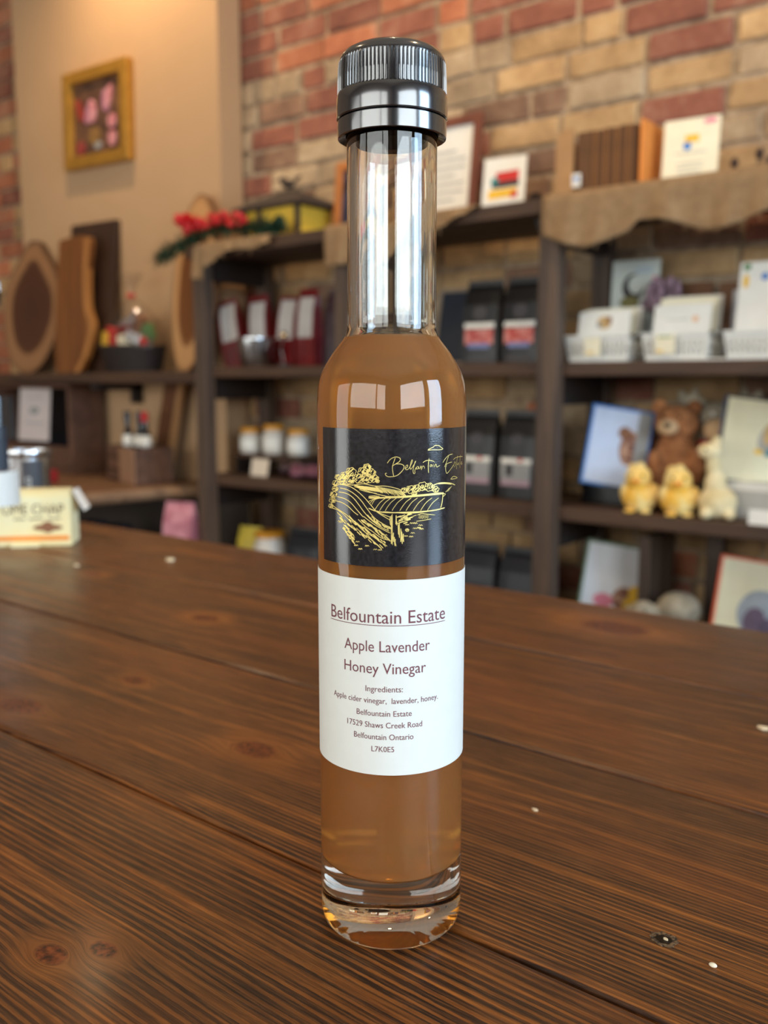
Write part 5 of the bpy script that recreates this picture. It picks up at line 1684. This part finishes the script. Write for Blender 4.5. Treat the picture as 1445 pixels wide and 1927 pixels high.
# framed tulip picture on the plaster
M_gilt = plain('gilt_frame', (196, 144, 58), 0.35, 0.12, 30, 0.1, Metallic=0.55)
pic = frame('framed_picture', 'gold framed picture of pink tulips hanging on the plaster wall', -3.065, PY - 0.019, 0.985, 0.40, 0.35, 0.045, 0.036, M_gilt,
            two_tone('tulip_backdrop', (70, 48, 40), (120, 84, 62), 0.4, 12, bump=0), 0, cat='picture', loc_rot=(0, 0.03, 0))
M_tp = two_tone('tulip_pink', (190, 110, 120), (222, 160, 164), 0.5, 40, bump=0)
M_tm = two_tone('tulip_mauve', (160, 96, 120), (196, 140, 156), 0.5, 40, bump=0)
for cx, cz, w, h, mt, rt in ((-0.035, 0.20, 0.05, 0.085, M_tp, 0.1), (-0.06, 0.19, 0.03, 0.07, M_tm, -0.3), (0.055, 0.225, 0.05, 0.08, M_tm, 0.0), (0.075, 0.24, 0.03, 0.08, M_tp, -0.3), (0.09, 0.15, 0.05, 0.05, M_tp, 0.2),
                             (0.09, 0.09, 0.045, 0.055, M_tp, 0.0), (-0.02, 0.11, 0.07, 0.06, plain('tulip_olive', (140, 104, 56), 0.5, 0.2), 0.3), (-0.11, 0.21, 0.04, 0.09, plain('tulip_red', (150, 56, 44), 0.5, 0.2), 0.4),
                             (-0.11, 0.075, 0.05, 0.05, plain('tulip_red2', (150, 60, 56), 0.5, 0.2), 0.0), (0.0, 0.075, 0.04, 0.03, M_grey, 0.0)):
    MB().prism(ellipse(cx, cz, w / 2, h / 2, 16, rt), -0.002 - 0.0003 * (abs(cx) * 20), 0.004).build('painted_flower', mt, pic)

# wooden tray frame with a card, lower left
M_oldwood = wood('worn_crate_wood', (70, 46, 34), (122, 84, 62), 0.7)
cb = thing('shadow_box', 'worn wooden shadow box with navy lining below the wall shelf', 'box', (-3.36, 2.06, -0.168))
for zz in (0.008, 0.335): MB().box((0, 0, zz), (0.54, 0.15, 0.018), bevel=0.002).build('rail', M_oldwood, cb)
for sx in (-1, 1): MB().box((sx * 0.262, 0, 0.171), (0.018, 0.15, 0.308), bevel=0.002).build('side', M_oldwood, cb)
MB().box((0, 0.065, 0.171), (0.506, 0.01, 0.308)).build('lining', M_navy, cb)
MB().box((0, -0.055, 0.06), (0.506, 0.016, 0.085)).build('front_rail', M_oldwood, cb)
card('display_card', 'white card with faint grey print in the shadow box', 'card', -3.36, 1.99, -0.05, 0.19, 0.215, plain('pinkish_card', (208, 196, 192), 0.7, 0.04), 0.1, 0.1, prints=[('o', 0, 0.12, 0.06, 0.03, M_grey), ('r', 0, 0.17, 0.11, 0.003, M_grey), ('r', 0, 0.07, 0.12, 0.003, M_grey)])
# live-edge slab shelf
M_slab = wood('slab_wood', (96, 66, 44), (156, 116, 82), 0.55)
sl = thing('slab_shelf', 'live-edge slab shelf tapering towards the shelving unit', 'shelf', (-2.95, 2.0, -0.20))
outline = [(-0.78, 0.155), (0.62, 0.155), (0.60, 0.13), (0.52, 0.085), (0.45, -0.05), (0.42, -0.20), (0.40, -0.335), (0.30, -0.36), (0.0, -0.35), (-0.4, -0.36), (-0.78, -0.34)]
MB().slab(outline, -0.012, 0.03).build('slab', M_slab, sl)
m = MB(); pe = [outline[i] for i in range(2, 8)]
for a, b in zip(pe, pe[1:]): m.tube([(a[0], a[1], 0.009), (b[0], b[1], 0.009)], 0.0205, 10)
m.build('bark_edge', wood('bark_edge_wood', (110, 80, 58), (176, 140, 106), 0.7), sl)
SLZ = -0.168
# crate with bottles and a wooden board
cr = thing('wooden_crate', 'small slatted wooden crate holding bottles on the slab shelf', 'crate', (-2.70, 2.005, SLZ), -0.25)
cw_, cd_, ch_ = 0.26, 0.14, 0.125
for sx in (-1, 1):
    MB().box((sx * (cw_ / 2 - 0.006), 0, ch_ / 2), (0.012, cd_, ch_), bevel=0.0015).build('end_panel', M_oldwood, cr)
for sy in (-1, 1):
    for k in range(3):
        MB().box((0, sy * (cd_ / 2 - 0.004), 0.02 + k * 0.043), (cw_ - 0.024, 0.008, 0.035), bevel=0.0015).build('slat', M_oldwood, cr)
MB().box((0, 0, 0.005), (cw_ - 0.024, cd_ - 0.016, 0.01)).build('base', M_oldwood, cr)
MB().box((cw_ / 2 - 0.06, -cd_ / 2 - 0.004, ch_ / 2), (0.13, 0.006, ch_), bevel=0.001).build('front_board', plain('crate_front', (150, 112, 84), 0.7, 0.1), cr)


def sauce(x, y, lean, mcap, lab, mbody):
    t = thing('sauce_bottle', lab, 'bottle', (x, y, SLZ + 0.012), 0, 'bottles in the crate', rot=(0, lean, 0))
    MB().lathe([(0, 0), (0.021, 0), (0.022, 0.004), (0.022, 0.12), (0.018, 0.15), (0.010, 0.175), (0.010, 0.205), (0, 0.205)], 20).build('body', mbody, t, smooth=True)
    MB().lathe([(0, 0.235), (0.0115, 0.235), (0.0125, 0.231), (0.0125, 0.2), (0.010, 0.2)], 16).build('cap', mcap, t, smooth=True)
    MB().lathe([(0.0226, 0.115), (0.0226, 0.165 - 0.045)], 16).build('neck_band', M_white, t, smooth=True)
    MB().lathe([(0.0182, 0.152), (0.0226, 0.122)], 16).build('label', M_white, t, smooth=True)


M_darkglass = plain('dark_bottle', (26, 24, 26), 0.15, 0.1)
sauce(-2.745, 2.0, -0.05, M_black, 'dark sauce bottle with white shoulder label, left one in the crate', M_darkglass)
sauce(-2.69, 2.0, 0.02, M_black, 'dark sauce bottle with black cap, middle one in the crate', M_darkglass)
sauce(-2.635, 1.99, -0.03, M_red, 'dark sauce bottle with bright red cap in the crate', M_darkglass)
t = thing('paddle_board', 'narrow wooden board leaning behind the bottles of the crate', 'board', (-2.70, 2.085, SLZ), 0, rot=(-0.05, 0.22, 0))
MB().prism([(-0.045, 0.0), (0.05, 0.0), (0.05, 0.36), (0.038, 0.372), (-0.033, 0.372), (-0.045, 0.36)], 0, 0.016).build('blade', wood('paddle_wood', (80, 46, 24), (128, 78, 42), 0.5, 'Z'), t)
MB().prism([(0.028, 0.002), (0.052, 0.002), (0.052, 0.362), (0.028, 0.37)], -0.001, 0.017).build('pale_edge', wood('pale_edge_wood', (150, 104, 64), (190, 144, 96), 0.5, 'Z'), t)
tag(MB().box((0, 0, 0.022), (0.18, 0.08, 0.044), bevel=0.003).build('red_tin', plain('red_tin_paint', (150, 34, 36), 0.4, 0.1), None, (-2.98, 1.76, SLZ)), 'flat red tin lying at the front of the slab shelf, behind the canister', 'tin')

# low cabinet under the slab
lc = thing('low_cabinet', 'dark low cabinet under the slab shelf', 'cabinet', (-2.98, 1.98, FLOOR_Z))
MB().box((0, 0, 0.24), (1.36, 0.34, 0.48), bevel=0.004).build('body', plain('cabinet_brown', (62, 48, 38), 0.6, 0.1), lc)
MB().box((0, -0.01, 0.49), (1.38, 0.37, 0.02), bevel=0.003).build('top', M_shelf, lc)
for sx in (-0.33, 0.33):
    d_ = MB().box((sx, -0.178, 0.24), (0.62, 0.016, 0.42), bevel=0.003).build('door', plain('cabinet_door', (70, 54, 42), 0.6, 0.1), lc)
    MB().ball((sx * 0.2, -0.196, 0.3), 0.012).build('knob', M_black, d_, smooth=True)
MB().box((0, 0.166, 0.595), (1.36, 0.012, 0.19)).build('back_panel', plain('added_dark_panel', (58, 48, 40), 0.7, 0.1), lc)  # added dark panel, darkens the plaster area below the slab
LCZ = FLOOR_Z + 0.50
pk = packet('pink_bag', 'pink gift bag standing on the low cabinet left of the shelving unit', -2.352, 1.90, LCZ, 0.11, 0.215, 0.06, two_tone('pink_tissue', (168, 96, 110), (206, 140, 150), 0.6, 30, bump=0.3), [], 0.3, cat='bag')
for i, (x, lab) in enumerate(((-2.83, 'small navy and white box, left one on the low cabinet'), (-2.69, 'small navy and white box, right one on the low cabinet'))):
    t = thing('navy_box', lab, 'box', (x, 1.88, LCZ), 0.1, 'navy boxes')
    MB().box((0, 0, 0.055), (0.10, 0.08, 0.11), bevel=0.002).build('body', M_navy, t)
    MB().prism(ellipse(0, 0.085, 0.026, 0.018, 18), -0.0412, -0.040).build('badge', M_grey, t)
